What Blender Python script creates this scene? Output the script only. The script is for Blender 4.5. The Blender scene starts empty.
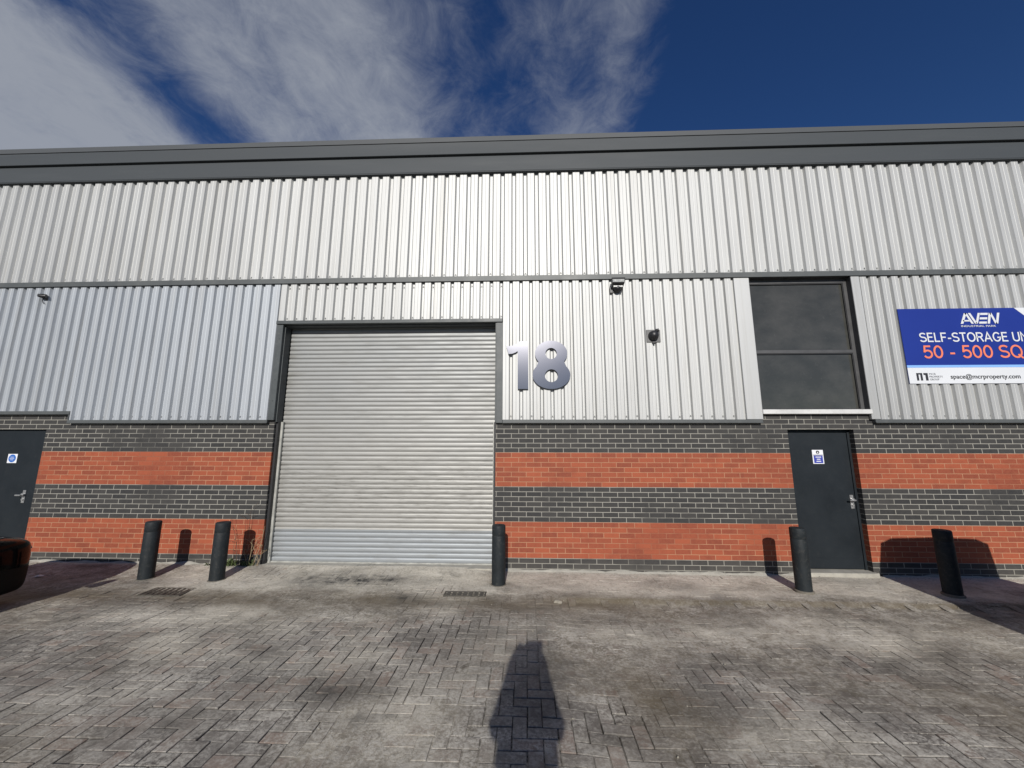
import bpy, math, random
from mathutils import Vector, Matrix, noise as mnoise
random.seed(7)
S = bpy.context.scene
COL = S.collection
PI = math.pi

# ------------------------------------------------------------------ helpers
class MB:
    """collects geometry; build() links it as ONE mesh object"""
    def __init__(s): s.v = []; s.f = []; s.m = []
    def add(s, vs, fs, mi=0):
        o = len(s.v); s.v += [tuple(p) for p in vs]
        for f in fs: s.f.append(tuple(i + o for i in f)); s.m.append(mi)
    def box(s, x0, x1, y0, y1, z0, z1, mi=0, bev=0.0):
        if bev > 0:
            b = bev
            r = []
            for z, i in ((z0, b), (z0 + b, 0), (z1 - b, 0), (z1, b)):
                r.append([(x0 + i, y0 + b, z), (x0 + b, y0 + i, z), (x1 - b, y0 + i, z), (x1 - i, y0 + b, z),
                          (x1 - i, y1 - b, z), (x1 - b, y1 - i, z), (x0 + b, y1 - i, z), (x0 + i, y1 - b, z)])
            s.rings(r, True, True, mi); return
        s.add([(x0, y0, z0), (x1, y0, z0), (x1, y1, z0), (x0, y1, z0), (x0, y0, z1), (x1, y0, z1), (x1, y1, z1), (x0, y1, z1)],
              [(0, 3, 2, 1), (4, 5, 6, 7), (0, 1, 5, 4), (1, 2, 6, 5), (2, 3, 7, 6), (3, 0, 4, 7)], mi)
    def rings(s, rs, cap0=True, cap1=True, mi=0, closed=True):
        n = len(rs[0]); vs = [p for r in rs for p in r]; fs = []
        for k in range(len(rs) - 1):
            for i in range(n if closed else n - 1):
                j = (i + 1) % n
                fs.append((k * n + i, k * n + j, (k + 1) * n + j, (k + 1) * n + i))
        if cap0: fs.append(tuple(reversed(range(n))))
        if cap1: fs.append(tuple((len(rs) - 1) * n + i for i in range(n)))
        s.add(vs, fs, mi)
    def lathe(s, prof, n=32, c=(0, 0, 0), mi=0):
        rs = [[(c[0] + r * math.cos(2 * PI * i / n), c[1] + r * math.sin(2 * PI * i / n), c[2] + z) for i in range(n)] for r, z in prof]
        s.rings(rs, True, True, mi)
    def tube(s, pts, rad, n=8, mi=0):
        rs = []
        for k, p in enumerate(pts):
            p = Vector(p); a = Vector(pts[max(k - 1, 0)]); b = Vector(pts[min(k + 1, len(pts) - 1)])
            t = (b - a).normalized(); u = t.cross(Vector((0.31, 0.9, 0.2))).normalized(); w = t.cross(u)
            r = rad[k] if isinstance(rad, (list, tuple)) else rad
            rs.append([p + r * (math.cos(2 * PI * i / n) * u + math.sin(2 * PI * i / n) * w) for i in range(n)])
        s.rings(rs, True, True, mi)
    def cyl(s, a, b, r, n=20, mi=0, r2=None): s.tube([a, b], [r, r if r2 is None else r2], n, mi)
    def plate(s, pts, y0, y1, mi=0):
        """polygon (x,z) facing -Y, from y0 (front) to y1"""
        n = len(pts)
        s.add([(x, y0, z) for x, z in pts] + [(x, y1, z) for x, z in pts],
              [tuple(range(n)), tuple(reversed(range(n, 2 * n)))] + [(i, i + n, (i + 1) % n + n, (i + 1) % n) for i in range(n)], mi)
    def build(s, name, mat, parent=None, loc=None, smooth=False, angle=35):
        me = bpy.data.meshes.new(name); me.from_pydata(s.v, [], s.f); me.validate(clean_customdata=False)
        mats = mat if isinstance(mat, (list, tuple)) else [mat]
        for m in mats: me.materials.append(m)
        if len(mats) > 1 and len(me.polygons) == len(s.m):
            me.polygons.foreach_set('material_index', s.m)
        if smooth:
            me.polygons.foreach_set('use_smooth', [True] * len(me.polygons))
            try: me.set_sharp_from_angle(angle=math.radians(angle))
            except Exception: pass
        me.update()
        o = bpy.data.objects.new(name, me); COL.objects.link(o)
        if loc: o.location = loc
        if parent: o.parent = parent
        return o

def tag(o, label=None, cat=None, group=None, kind=None):
    for k, v in (('label', label), ('category', cat), ('group', group), ('kind', kind)):
        if v: o[k] = v
    return o
def empty(name, loc=(0, 0, 0), rz=0):
    o = bpy.data.objects.new(name, None); COL.objects.link(o); o.location = loc; o.rotation_euler = (0, 0, rz)
    o.empty_display_size = .2
    return o
def copy_tree(o, parent=None):
    c = o.copy(); COL.objects.link(c)
    if parent: c.parent = parent
    for ch in list(o.children): copy_tree(ch, c)
    return c
def fbm(x, y, z=0, o=4):
    return mnoise.fractal(Vector((x, y, z)), 1.0, 2.0, o)
def sstep(a, b, x):
    t = max(0, min(1, (x - a) / (b - a))); return t * t * (3 - 2 * t)

# ------------------------------------------------------------------ materials
class NT:
    def __init__(s, name):
        s.mat = bpy.data.materials.new(name); s.mat.use_nodes = True
        s.t = s.mat.node_tree; s.b = s.t.nodes['Principled BSDF']; s.L = s.t.links
    def n(s, typ, **kw):
        nd = s.t.nodes.new(typ)
        for k, v in kw.items():
            if k in nd.inputs.keys(): nd.inputs[k].default_value = v
            else: setattr(nd, k, v)
        return nd
    def link(s, a, b): s.L.new(a, b)
    def pos(s, scale=(1, 1, 1)):
        g = s.n('ShaderNodeNewGeometry'); m = s.n('ShaderNodeMapping'); m.inputs['Scale'].default_value = scale
        s.link(g.outputs['Position'], m.inputs['Vector']); return m.outputs['Vector']
    def noise(s, vec, scale, detail=4, rough=.55):
        nd = s.n('ShaderNodeTexNoise'); nd.inputs['Scale'].default_value = scale
        nd.inputs['Detail'].default_value = detail; nd.inputs['Roughness'].default_value = rough
        if vec is not None: s.link(vec, nd.inputs['Vector'])
        return nd.outputs['Fac']
    def ramp(s, fac, lo, hi, a=0.0, b=1.0):
        r = s.n('ShaderNodeMapRange'); r.inputs['From Min'].default_value = lo; r.inputs['From Max'].default_value = hi
        r.inputs['To Min'].default_value = a; r.inputs['To Max'].default_value = b
        s.link(fac, r.inputs['Value']); return r.outputs['Result']
    def mix(s, fac, a, b, blend='MIX'):
        m = s.n('ShaderNodeMix', data_type='RGBA', blend_type=blend)
        for i, v in ((0, fac), (6, a), (7, b)):
            if hasattr(v, 'is_linked') or hasattr(v, 'links'): s.link(v, m.inputs[i])
            else: m.inputs[i].default_value = v if i == 0 else (*v, 1) if len(v) == 3 else v
        return m.outputs[2]
    def math(s, op, a, b=None):
        m = s.n('ShaderNodeMath', operation=op)
        for i, v in ((0, a), (1, b)):
            if v is None: continue
            if isinstance(v, (int, float)): m.inputs[i].default_value = v
            else: s.link(v, m.inputs[i])
        return m.outputs[0]
    def attr(s, name):
        a = s.n('ShaderNodeAttribute'); a.attribute_name = name; return a.outputs['Fac']
    def bump(s, h, strength=.3, dist=.01):
        b = s.n('ShaderNodeBump'); b.inputs['Strength'].default_value = strength; b.inputs['Distance'].default_value = dist
        s.link(h, b.inputs['Height']); s.link(b.outputs['Normal'], s.b.inputs['Normal'])
    def set(s, **kw):
        for k, v in kw.items():
            i = s.b.inputs[k.replace('_', ' ')]
            if isinstance(v, (int, float)): i.default_value = v
            elif isinstance(v, tuple): i.default_value = (*v, 1) if len(v) == 3 else v
            else: s.link(v, i)
        return s

def paint(name, col, rough=.5, metal=0.0, var=.15, scale=3, bump=.0, dirt=None, stretch=(1, 1, 1), spec=None):
    t = NT(name); p = t.pos(stretch)
    n1 = t.noise(p, scale, 6, .6)
    f = t.ramp(n1, .3, .7)
    a = tuple(c * (1 - var) for c in col); b = tuple(min(1, c * (1 + var)) for c in col)
    c = t.mix(f, a, b)
    if dirt:
        n2 = t.noise(p, scale * 4.3, 5, .65)
        c = t.mix(t.ramp(n2, .52, .78, 0, dirt[1]), c, dirt[0])
    t.set(Base_Color=c, Roughness=t.ramp(n1, .25, .75, max(0, rough - .06), rough + .08), Metallic=metal)
    if spec is not None: t.set(Specular_IOR_Level=spec)
    if bump: t.bump(t.noise(p, scale * 12, 4), bump, .004)
    return t.mat

M = {}
# brick: stretcher bond with dark and red bands by height
def brick_mat():
    t = NT('banded_brick')
    g = t.n('ShaderNodeNewGeometry'); sp = t.n('ShaderNodeSeparateXYZ'); t.link(g.outputs['Position'], sp.inputs[0])
    u = t.math('ADD', sp.outputs[0], sp.outputs[1]); z = t.math('ADD', sp.outputs[2], .035)
    cb = t.n('ShaderNodeCombineXYZ'); t.link(u, cb.inputs[0]); t.link(z, cb.inputs[1])
    # small wobble so the joints are not ruler straight
    wn = t.n('ShaderNodeTexNoise'); wn.inputs['Scale'].default_value = 9; t.link(cb.outputs[0], wn.inputs['Vector'])
    wv = t.n('ShaderNodeVectorMath', operation='MULTIPLY_ADD'); t.link(wn.outputs['Color'], wv.inputs[0])
    wv.inputs[1].default_value = (.006, .004, 0); t.link(cb.outputs[0], wv.inputs[2])
    def bt(c1, c2):
        b = t.n('ShaderNodeTexBrick'); t.link(wv.outputs[0], b.inputs['Vector'])
        b.offset = .5; b.inputs['Scale'].default_value = 1; b.inputs['Brick Width'].default_value = .235
        b.inputs['Row Height'].default_value = .075; b.inputs['Mortar Size'].default_value = .0058
        b.inputs['Mortar Smooth'].default_value = .25; b.inputs['Bias'].default_value = 0
        b.inputs['Color1'].default_value = (*c1, 1); b.inputs['Color2'].default_value = (*c2, 1); b.inputs['Mortar'].default_value = (0, 0, 0, 1)
        return b
    red = bt((.315, .072, .032), (.200, .043, .022)); drk = bt((.024, .024, .025), (.044, .042, .040))
    zz = sp.outputs[2]
    def band(a, b): return t.math('MULTIPLY', t.math('GREATER_THAN', zz, a), t.math('LESS_THAN', zz, b))
    isred = t.math('ADD', band(.19, .715), band(1.24, 1.765))
    nf = t.noise(g.outputs['Position'], 26, 6, .65); nl = t.noise(g.outputs['Position'], .9, 4, .6); nm = t.noise(g.outputs['Position'], 5, 5, .6)
    face = t.mix(isred, drk.outputs['Color'], red.outputs['Color'])
    face = t.mix(t.ramp(nf, .35, .75, 0, .45), face, t.mix(isred, (.07, .067, .064), (.32, .108, .054)))
    face = t.mix(t.ramp(nm, .5, .75, 0, .35), face, t.mix(isred, (.015, .015, .016), (.11, .029, .018)))
    mort = t.mix(isred, (.31, .30, .265), (.42, .215, .125))
    mort = t.mix(t.ramp(nm, .3, .7, 0, .6), mort, t.mix(isred, (.24, .23, .20), (.30, .125, .068)))
    # zones where the joints were smeared over with brick-coloured wash
    smear = t.ramp(nl, .5, .64, 0, .72)
    mort = t.mix(smear, mort, t.mix(isred, (.045, .043, .041), (.235, .060, .030)))
    mask = t.math('MAXIMUM', red.outputs['Fac'], 0.0)
    c = t.mix(mask, face, mort)
    # splash dirt at the foot
    low = t.ramp(t.math('ADD', zz, t.math('MULTIPLY', nm, .25)), .10, .34, .35, 0)
    c = t.mix(low, c, (.11, .10, .085))
    t.set(Base_Color=c, Roughness=t.ramp(nf, .3, .7, .62, .85), Specular_IOR_Level=.35)
    h = t.math('SUBTRACT', t.math('MULTIPLY', nf, .35), mask)
    t.bump(h, .55, .006)
    return t.mat
M['brick'] = brick_mat()

def clad_mat(name, tint, rough=.60):
    t = NT(name)
    p = t.pos((1, 1, .25)); ps = t.pos((5.0, 5.0, .12)); pf = t.pos((1, 1, 1))
    n1 = t.noise(p, 1.3, 5, .6); n2 = t.noise(ps, 2.2, 5, .7); n3 = t.noise(pf, 60, 3, .6)
    c = t.mix(t.ramp(n1, .3, .7), tuple(k * .93 for k in tint), tuple(min(1, k * 1.05) for k in tint))
    c = t.mix(t.ramp(n2, .5, .78, 0, .42), c, (.27, .25, .21))
    c = t.mix(t.ramp(n3, .66, .8, 0, .25), c, (.33, .33, .31))
    g = t.n('ShaderNodeNewGeometry'); sp = t.n('ShaderNodeSeparateXYZ'); t.link(g.outputs['Position'], sp.inputs[0])
    w = t.n('ShaderNodeTexWhiteNoise', noise_dimensions='2D'); cb = t.n('ShaderNodeCombineXYZ')
    t.link(t.math('FLOOR', t.math('MULTIPLY', sp.outputs[0], 1.0)), cb.inputs[0]); t.link(t.math('FLOOR', t.math('MULTIPLY', sp.outputs[2], .2123)), cb.inputs[1]); t.link(cb.outputs[0], w.inputs['Vector'])
    c = t.mix(t.math('MULTIPLY', w.outputs['Value'], .35), c, tuple(k * .74 for k in tint))
    t.set(Base_Color=c, Metallic=.50, Roughness=t.ramp(n1, .25, .75, rough - .05, rough + .03))
    t.bump(t.noise(t.pos((1, 1, .4)), 3.0, 3), .05, .01)
    return t.mat
M['clad'] = clad_mat('silver_cladding', (.48, .485, .48))
M['clad_left'] = clad_mat('silver_cladding_cool', (.42, .445, .475))
M['flash'] = clad_mat('silver_flashing', (.50, .505, .50), .56)
M['trim'] = paint('grey_trim_paint', (.080, .087, .088), .5, .05, .14, 2, .05, ((.15, .15, .14), .3))
M['fascia'] = paint('grey_fascia_paint', (.040, .047, .053), .65, 0, .07, .9, .03, ((.06, .066, .071), .35), (.25, 1, 2.5))
M['cap'] = paint('grey_cap_paint', (.058, .064, .070), .65, 0, .08, .9, 0, None, (.25, 1, 2))
M['steel'] = paint('grey_steel_paint', (.055, .063, .066), .5, .0, .15, 4, .05, ((.16, .16, .15), .3))
M['blacksteel'] = paint('black_steel', (.018, .018, .02), .5, 0, .2, 4)
M['void'] = paint('dark_backing', (.02, .02, .021), .9, 0, .1, 2)
M['rail'] = paint('galvanised_rail', (.42, .42, .39), .5, .5, .2, 8)
M['doorp'] = paint('charcoal_door_paint', (.0105, .0145, .0185), .5, 0, .12, 2.5, .06, ((.03, .032, .034), .25), spec=.3)
M['alu'] = paint('dull_aluminium', (.55, .55, .54), .38, .85, .12, 20)
M['winframe'] = paint('window_frame_paint', (.070, .070, .072), .45, .1, .15, 5)
M['white'] = paint('white_sill_paint', (.56, .56, .55), .6, 0, .12, 3, 0, ((.33, .31, .28), .5))
M['stick_white'] = paint('sticker_white', (.72, .73, .76), .45, 0, .03, 5)
M['stick_blue'] = paint('sticker_blue', (.035, .05, .32), .45, 0, .06, 5)
M['sign_blue'] = paint('sign_blue', (.010, .030, .225), .6, 0, .05, .8, spec=.2)
M['stick_cyan'] = paint('sticker_bright_blue', (.03, .13, .45), .45, 0, .06, 5)
M['sign_light'] = paint('sign_pale_blue', (.22, .42, .80), .45, 0, .03, 2)
M['sign_white'] = paint('sign_white', (.62, .64, .67), .6, 0, .03, 1.2)
M['sign_orange'] = paint('sign_orange', (.74, .20, .11), .45, 0, .05, 4)
M['sign_dark'] = paint('sign_ink', (.02, .02, .025), .5, 0, .05, 4)
M['sign_grey'] = paint('sign_grey_ink', (.25, .26, .28), .5, 0, .05, 4)
def digit_mat():
    t = NT('brushed_steel_numeral'); n = t.noise(t.pos((1, 1, 1)), 3, 3)
    t.set(Base_Color=t.mix(n, (.17, .17, .19), (.20, .20, .22)), Metallic=1.0, Roughness=.17); return t.mat
M['digit'] = digit_mat()
M['digit_side'] = paint('steel_edge', (.16, .16, .17), .5, .6, .1, 6)
M['plastic'] = paint('black_plastic', (.016, .016, .018), .38, 0, .15, 10)
M['greyplastic'] = paint('grey_plastic', (.12, .12, .12), .5, 0, .15, 10)
M['lens'] = paint('lamp_lens', (.45, .45, .43), .25, .3, .2, 30)
M['bollard'] = paint('bollard_sleeve', (.0125, .0165, .0195), .62, 0, .25, 6, .12, ((.065, .062, .055), .55), spec=.3)
M['concrete'] = paint('pale_concrete', (.34, .325, .285), .9, 0, .18, 5, .35, ((.2, .19, .165), .5))
M['cast'] = paint('cast_iron', (.085, .078, .066), .6, .4, .3, 18, .3, ((.14, .11, .08), .5))
M['carpaint'] = paint('black_car_paint', (.003, .003, .0035), .08, 0, .05, 4, spec=.12)
M['bumper'] = paint('black_bumper_plastic', (.005, .005, .005), .6, 0, .2, 9, spec=.15)
M['carpaint_grey'] = paint('dark_grey_car_paint', (.03, .033, .038), .15, .3, .1, 4)
M['carglass'] = paint('car_glass', (.01, .012, .013), .05, 0, .1, 3)
M['tyre'] = paint('tyre_rubber', (.014, .014, .014), .8, 0, .2, 12)
M['rim'] = paint('wheel_rim', (.4, .4, .42), .3, .9, .1, 8)
M['headlamp'] = paint('headlamp_glass', (.25, .26, .27), .08, .4, .2, 9)
M['taillamp'] = paint('tail_lamp', (.25, .01, .01), .15, 0, .2, 9)
M['straw'] = paint('dry_stalk', (.30, .23, .14), .8, 0, .3, 30)
M['darkstem'] = paint('dark_stalk', (.09, .06, .04), .8, 0, .3, 30)
M['leaf'] = paint('weed_leaf', (.075, .10, .035), .6, 0, .35, 25)
M['stone'] = paint('pale_stone', (.27, .245, .20), .9, 0, .25, 20, .3)
M['grit'] = paint('grit', (.25, .23, .19), .9, 0, .3, 20)
M['collar'] = paint('bollard_collar', (.15, .135, .11), .9, 0, .2, 14, .3)
M['skin'] = paint('skin', (.52, .33, .24), .5, 0, .06, 10)
M['jacket'] = paint('navy_jacket', (.03, .035, .05), .8, 0, .2, 14, .2)
M['jeans'] = paint('dark_jeans', (.04, .05, .075), .85, 0, .2, 20, .2)
M['hair'] = paint('brown_hair', (.05, .033, .02), .6, 0, .3, 40, .3)
M['treeleaf'] = paint('tree_leaf', (.045, .06, .022), .7, 0, .45, .8)
M['bark'] = paint('tree_bark', (.08, .065, .05), .9, 0, .3, 6)
M['asphalt'] = paint('asphalt', (.06, .06, .058), .9, 0, .2, 2, .3)
M['litter'] = paint('paper_litter', (.62, .63, .62), .7, 0, .05, 8)

def glass_mat():
    t = NT('dirty_dark_glass'); p = t.pos((1, 1, 1)); ps = t.pos((.9, 1, 1.3))
    n1 = t.noise(ps, 2.2, 6, .62); n2 = t.noise(p, 14, 6, .7)
    c = t.mix(t.ramp(n1, .38, .72), (.042, .043, .039), (.068, .067, .061))
    c = t.mix(t.ramp(n2, .58, .85, 0, .35), c, (.13, .13, .12))
    t.set(Base_Color=c, Roughness=t.ramp(n1, .3, .7, .04, .12), Specular_IOR_Level=.5)
    t.bump(t.noise(p, 1.6, 2), .03, .01)
    return t.mat
M['glass'] = glass_mat()

def shutter_mat():
    t = NT('galvanised_lath'); g = t.n('ShaderNodeNewGeometry'); sp = t.n('ShaderNodeSeparateXYZ'); t.link(g.outputs['Position'], sp.inputs[0])
    p = g.outputs['Position']
    n1 = t.noise(p, 1.1, 5, .6); n2 = t.noise(t.pos((1.2, 1, 9)), 2.0, 6, .68); n3 = t.noise(t.pos((.6, 1, 6)), 6, 5, .7)
    clean = (.305, .325, .34); worn = (.35, .346, .328); grey = (.285, .293, .293)
    z = sp.outputs[2]
    up = t.ramp(t.math('ADD', z, t.math('MULTIPLY', n1, 1.6)), 2.0, 4.6)
    c = t.mix(up, worn, grey)
    # newer laths at the bottom: the lowest six
    c = t.mix(t.math('LESS_THAN', z, .545), c, clean)
    edge = t.ramp(t.math('ADD', sp.outputs[0], t.math('MULTIPLY', n3, .35)), -4.05, -3.72, .85, 0)
    c = t.mix(t.math('MULTIPLY', edge, t.ramp(n2, .4, .62)), c, (.09, .085, .075))
    # scuffs
    scz = t.math('MULTIPLY', t.ramp(z, .4, 1.0), t.ramp(z, 1.2, 2.0, 1, 0))
    c = t.mix(t.math('MULTIPLY', t.ramp(n3, .50, .66, 0, .75), scz), c, (.16, .155, .14))
    c = t.mix(t.ramp(n2, .5, .75, 0, .45), c, (.19, .185, .17))
    t.set(Base_Color=c, Metallic=.45, Roughness=t.ramp(n2, .3, .7, .5, .62))
    return t.mat
M['shutter'] = shutter_mat()

def paving_mat(name, joint):
    t = NT(name); p = t.pos()
    n1 = t.noise(p, 2.2, 6, .65); n2 = t.noise(p, 38, 6, .7); n3 = t.noise(p, 9, 6, .7); n4 = t.noise(p, 140, 3, .6)
    rnd = t.attr('rnd'); dirt = t.attr('dirt'); pale = t.attr('pale'); brown = t.attr('brown'); dark = t.attr('dark')
    dirtcol = t.mix(t.ramp(n3, .3, .7), (.150, .131, .104), (.300, .268, .218))
    if joint:
        c = t.mix(t.ramp(dirt, .2, .9), (.030, .026, .020), dirtcol)
    else:
        a = t.mix(rnd, (.098, .088, .080), (.240, .216, .192))
        a = t.mix(t.ramp(rnd, .72, .95, 0, .7), a, (.225, .150, .118))
        a = t.mix(t.ramp(n3, .35, .7, 0, .55), a, (.31, .29, .262))
        a = t.mix(t.ramp(n2, .50, .70, 0, .75), a, (.070, .061, .050))
        c = t.mix(t.math('MULTIPLY', dirt, t.ramp(n3, .25, .6, .30, .85)), a, dirtcol)
    spk = t.ramp(t.math('ADD', n2, t.math('MULTIPLY', n3, .5)), .70, .90)
    c = t.mix(t.math('MULTIPLY', pale, t.ramp(t.math('ADD', n2, t.math('MULTIPLY', n3, .6)), .56, .88, .22, 1)), c, (.66, .615, .52))
    c = t.mix(t.math('MULTIPLY', spk, .55), c, (.50, .475, .43))
    n5 = t.noise(t.pos((.8, 1.3, 1)), 1.5, 8, .72)
    c = t.mix(t.math('MULTIPLY', t.ramp(n5, .50, .66), t.ramp(t.math('ADD', n2, t.math('MULTIPLY', n3, .5)), .66, .84, 0, .75)), c, (.58, .55, .49))
    c = t.mix(t.math('MULTIPLY', t.ramp(n5, .34, .46, 1, 0), t.ramp(n3, .35, .6, .2, .7)), c, (.060, .053, .044))
    c = t.mix(t.math('MULTIPLY', brown, t.ramp(n1, .25, .6, .45, .9)), c, (.135, .108, .070))
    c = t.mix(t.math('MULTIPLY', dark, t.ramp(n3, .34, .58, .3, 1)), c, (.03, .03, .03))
    c = t.mix(t.ramp(n4, .62, .8, 0, .4), c, (.05, .046, .04))
    t.set(Base_Color=c, Roughness=t.ramp(n3, .3, .7, .78, .95), Specular_IOR_Level=.25)
    t.bump(t.math('ADD', n2, t.math('MULTIPLY', n4, .5)), .75, .009)
    return t.mat
M['paver'] = paving_mat('block_paver', False); M['joint'] = paving_mat('joint_dirt', True)

# ------------------------------------------------------------------ ground
def H(x, y):
    h = .05 * sstep(-.55, .0, y) * sstep(-.1, -1.2, x)                       # rises to the shutter and left wall
    h -= .035 * sstep(-1.03, -1.10, y) * sstep(.1, .7, x)                    # low step of the apron on the right
    h += .012 * fbm(x * .55, y * .55, 3.1, 3)
    h -= .015 * math.exp(-((y + 1.15) / .22) ** 2) * sstep(.5, -.2, x)       # shallow drain line on the left
    return h
CLEAR = [(-2.4, -2.9, 1.9, 1.1, 1.0), (-.9, -2.3, .8, .8, .5), (.0, -2.6, .38, 1.1, .75), (.52, -3.2, .45, .28, .95), (1.45, -2.7, .55, .38, .8),
         (3.4, -2.35, .9, .4, 1.0), (2.2, -3.2, .9, .35, .7), (-4.6, -2.4, 1.4, .7, .5), (-5, -3.6, 3, 1, .6)]
def F_dirt(x, y):
    d = 1.05 + .95 * fbm(x * .9, y * 1.1, 1.7, 5)
    for cx, cy, rx, ry, s in CLEAR:
        d -= s * math.exp(-(((x - cx) / rx) ** 2 + ((y - cy) / ry) ** 2)) * (1.0 + .5 * fbm(x * 2, y * 2, 5, 3))
    d += .35 * sstep(-1.1, -.5, y)
    return max(0, min(1, d + .25 * fbm(x * 5, y * 5, 9, 3)))
def F_pale(x, y):
    n = .5 + .7 * fbm(x * 1.6, y * 2.6, 12, 4)
    p = 0
    wall_ = sstep(-1.05, -.75, y + .22 * fbm(x * 1.2, y, 2, 2)) * sstep(-5.4, -4.2, x) * (.85 + .7 * fbm(x * 1.4, y * 2.2, 62, 4))
    p += .8 * sstep(-.13, -.03, y)
    p += .75 * math.exp(-(((x - 1.2) / 1.1) ** 2 + ((y + 1.9) / .22) ** 2))
    p += .6 * math.exp(-(((x - 3.0) / 1.2) ** 2 + ((y + 1.75) / .3) ** 2))
    p += .7 * math.exp(-(((x + 4.0) / 1.4) ** 2 + ((y + 1.75) / .3) ** 2))
    p += .7 * math.exp(-(((x + .2) / .3) ** 2 + ((y + 2.15) / .3) ** 2))
    p += .28 * math.exp(-(((x + 2.3) / 1.6) ** 2 + ((y + 2.6) / .8) ** 2))
    p += .95 * max(0, fbm(x * .75, y * 1.3, 77, 5) - .02) + .5 * max(0, fbm(x * 2.6, y * 4.5, 57, 4) - .12)
    return max(0, min(1, p * max(0, n) * 1.6 + wall_))
def F_brown(x, y):
    b = math.exp(-((y + 1.2 + .12 * fbm(x * .8, 0, 4, 2)) / .24) ** 2) * sstep(2.5, .2, x) * (.75 + .6 * fbm(x * .9, y, 21, 3))
    b += .9 * math.exp(-((y + 1.06) / .05) ** 2) * sstep(.0, 1.0, x)
    b += .75 * math.exp(-(((x - .95) / .28) ** 2 + ((y + 2.85) / .35) ** 2))
    b += .45 * max(0, fbm(x * .7, y * .9, 31, 3)) * sstep(-.8, -1.3, y)
    return max(0, min(1, b * 1.0))
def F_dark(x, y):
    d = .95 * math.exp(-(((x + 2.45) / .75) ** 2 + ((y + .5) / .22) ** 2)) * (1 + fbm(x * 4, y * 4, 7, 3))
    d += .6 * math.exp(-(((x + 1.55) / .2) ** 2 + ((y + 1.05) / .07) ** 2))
    d += .55 * math.exp(-(((x + .03) / .32) ** 4 + ((y + 2.6) / .95) ** 4)) * (.6 + fbm(x * 3, y * 3, 8, 3))  # photographer's shadow also painted into the paving colour as a dark strip
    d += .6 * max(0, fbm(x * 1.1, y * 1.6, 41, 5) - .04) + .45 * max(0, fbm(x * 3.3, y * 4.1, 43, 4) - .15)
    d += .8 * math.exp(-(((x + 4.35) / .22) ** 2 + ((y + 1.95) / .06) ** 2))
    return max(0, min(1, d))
def set_attrs(me, vals):
    for name, arr in vals.items():
        a = me.attributes.new(name, 'FLOAT', 'POINT'); a.data.foreach_set('value', arr)

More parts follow.
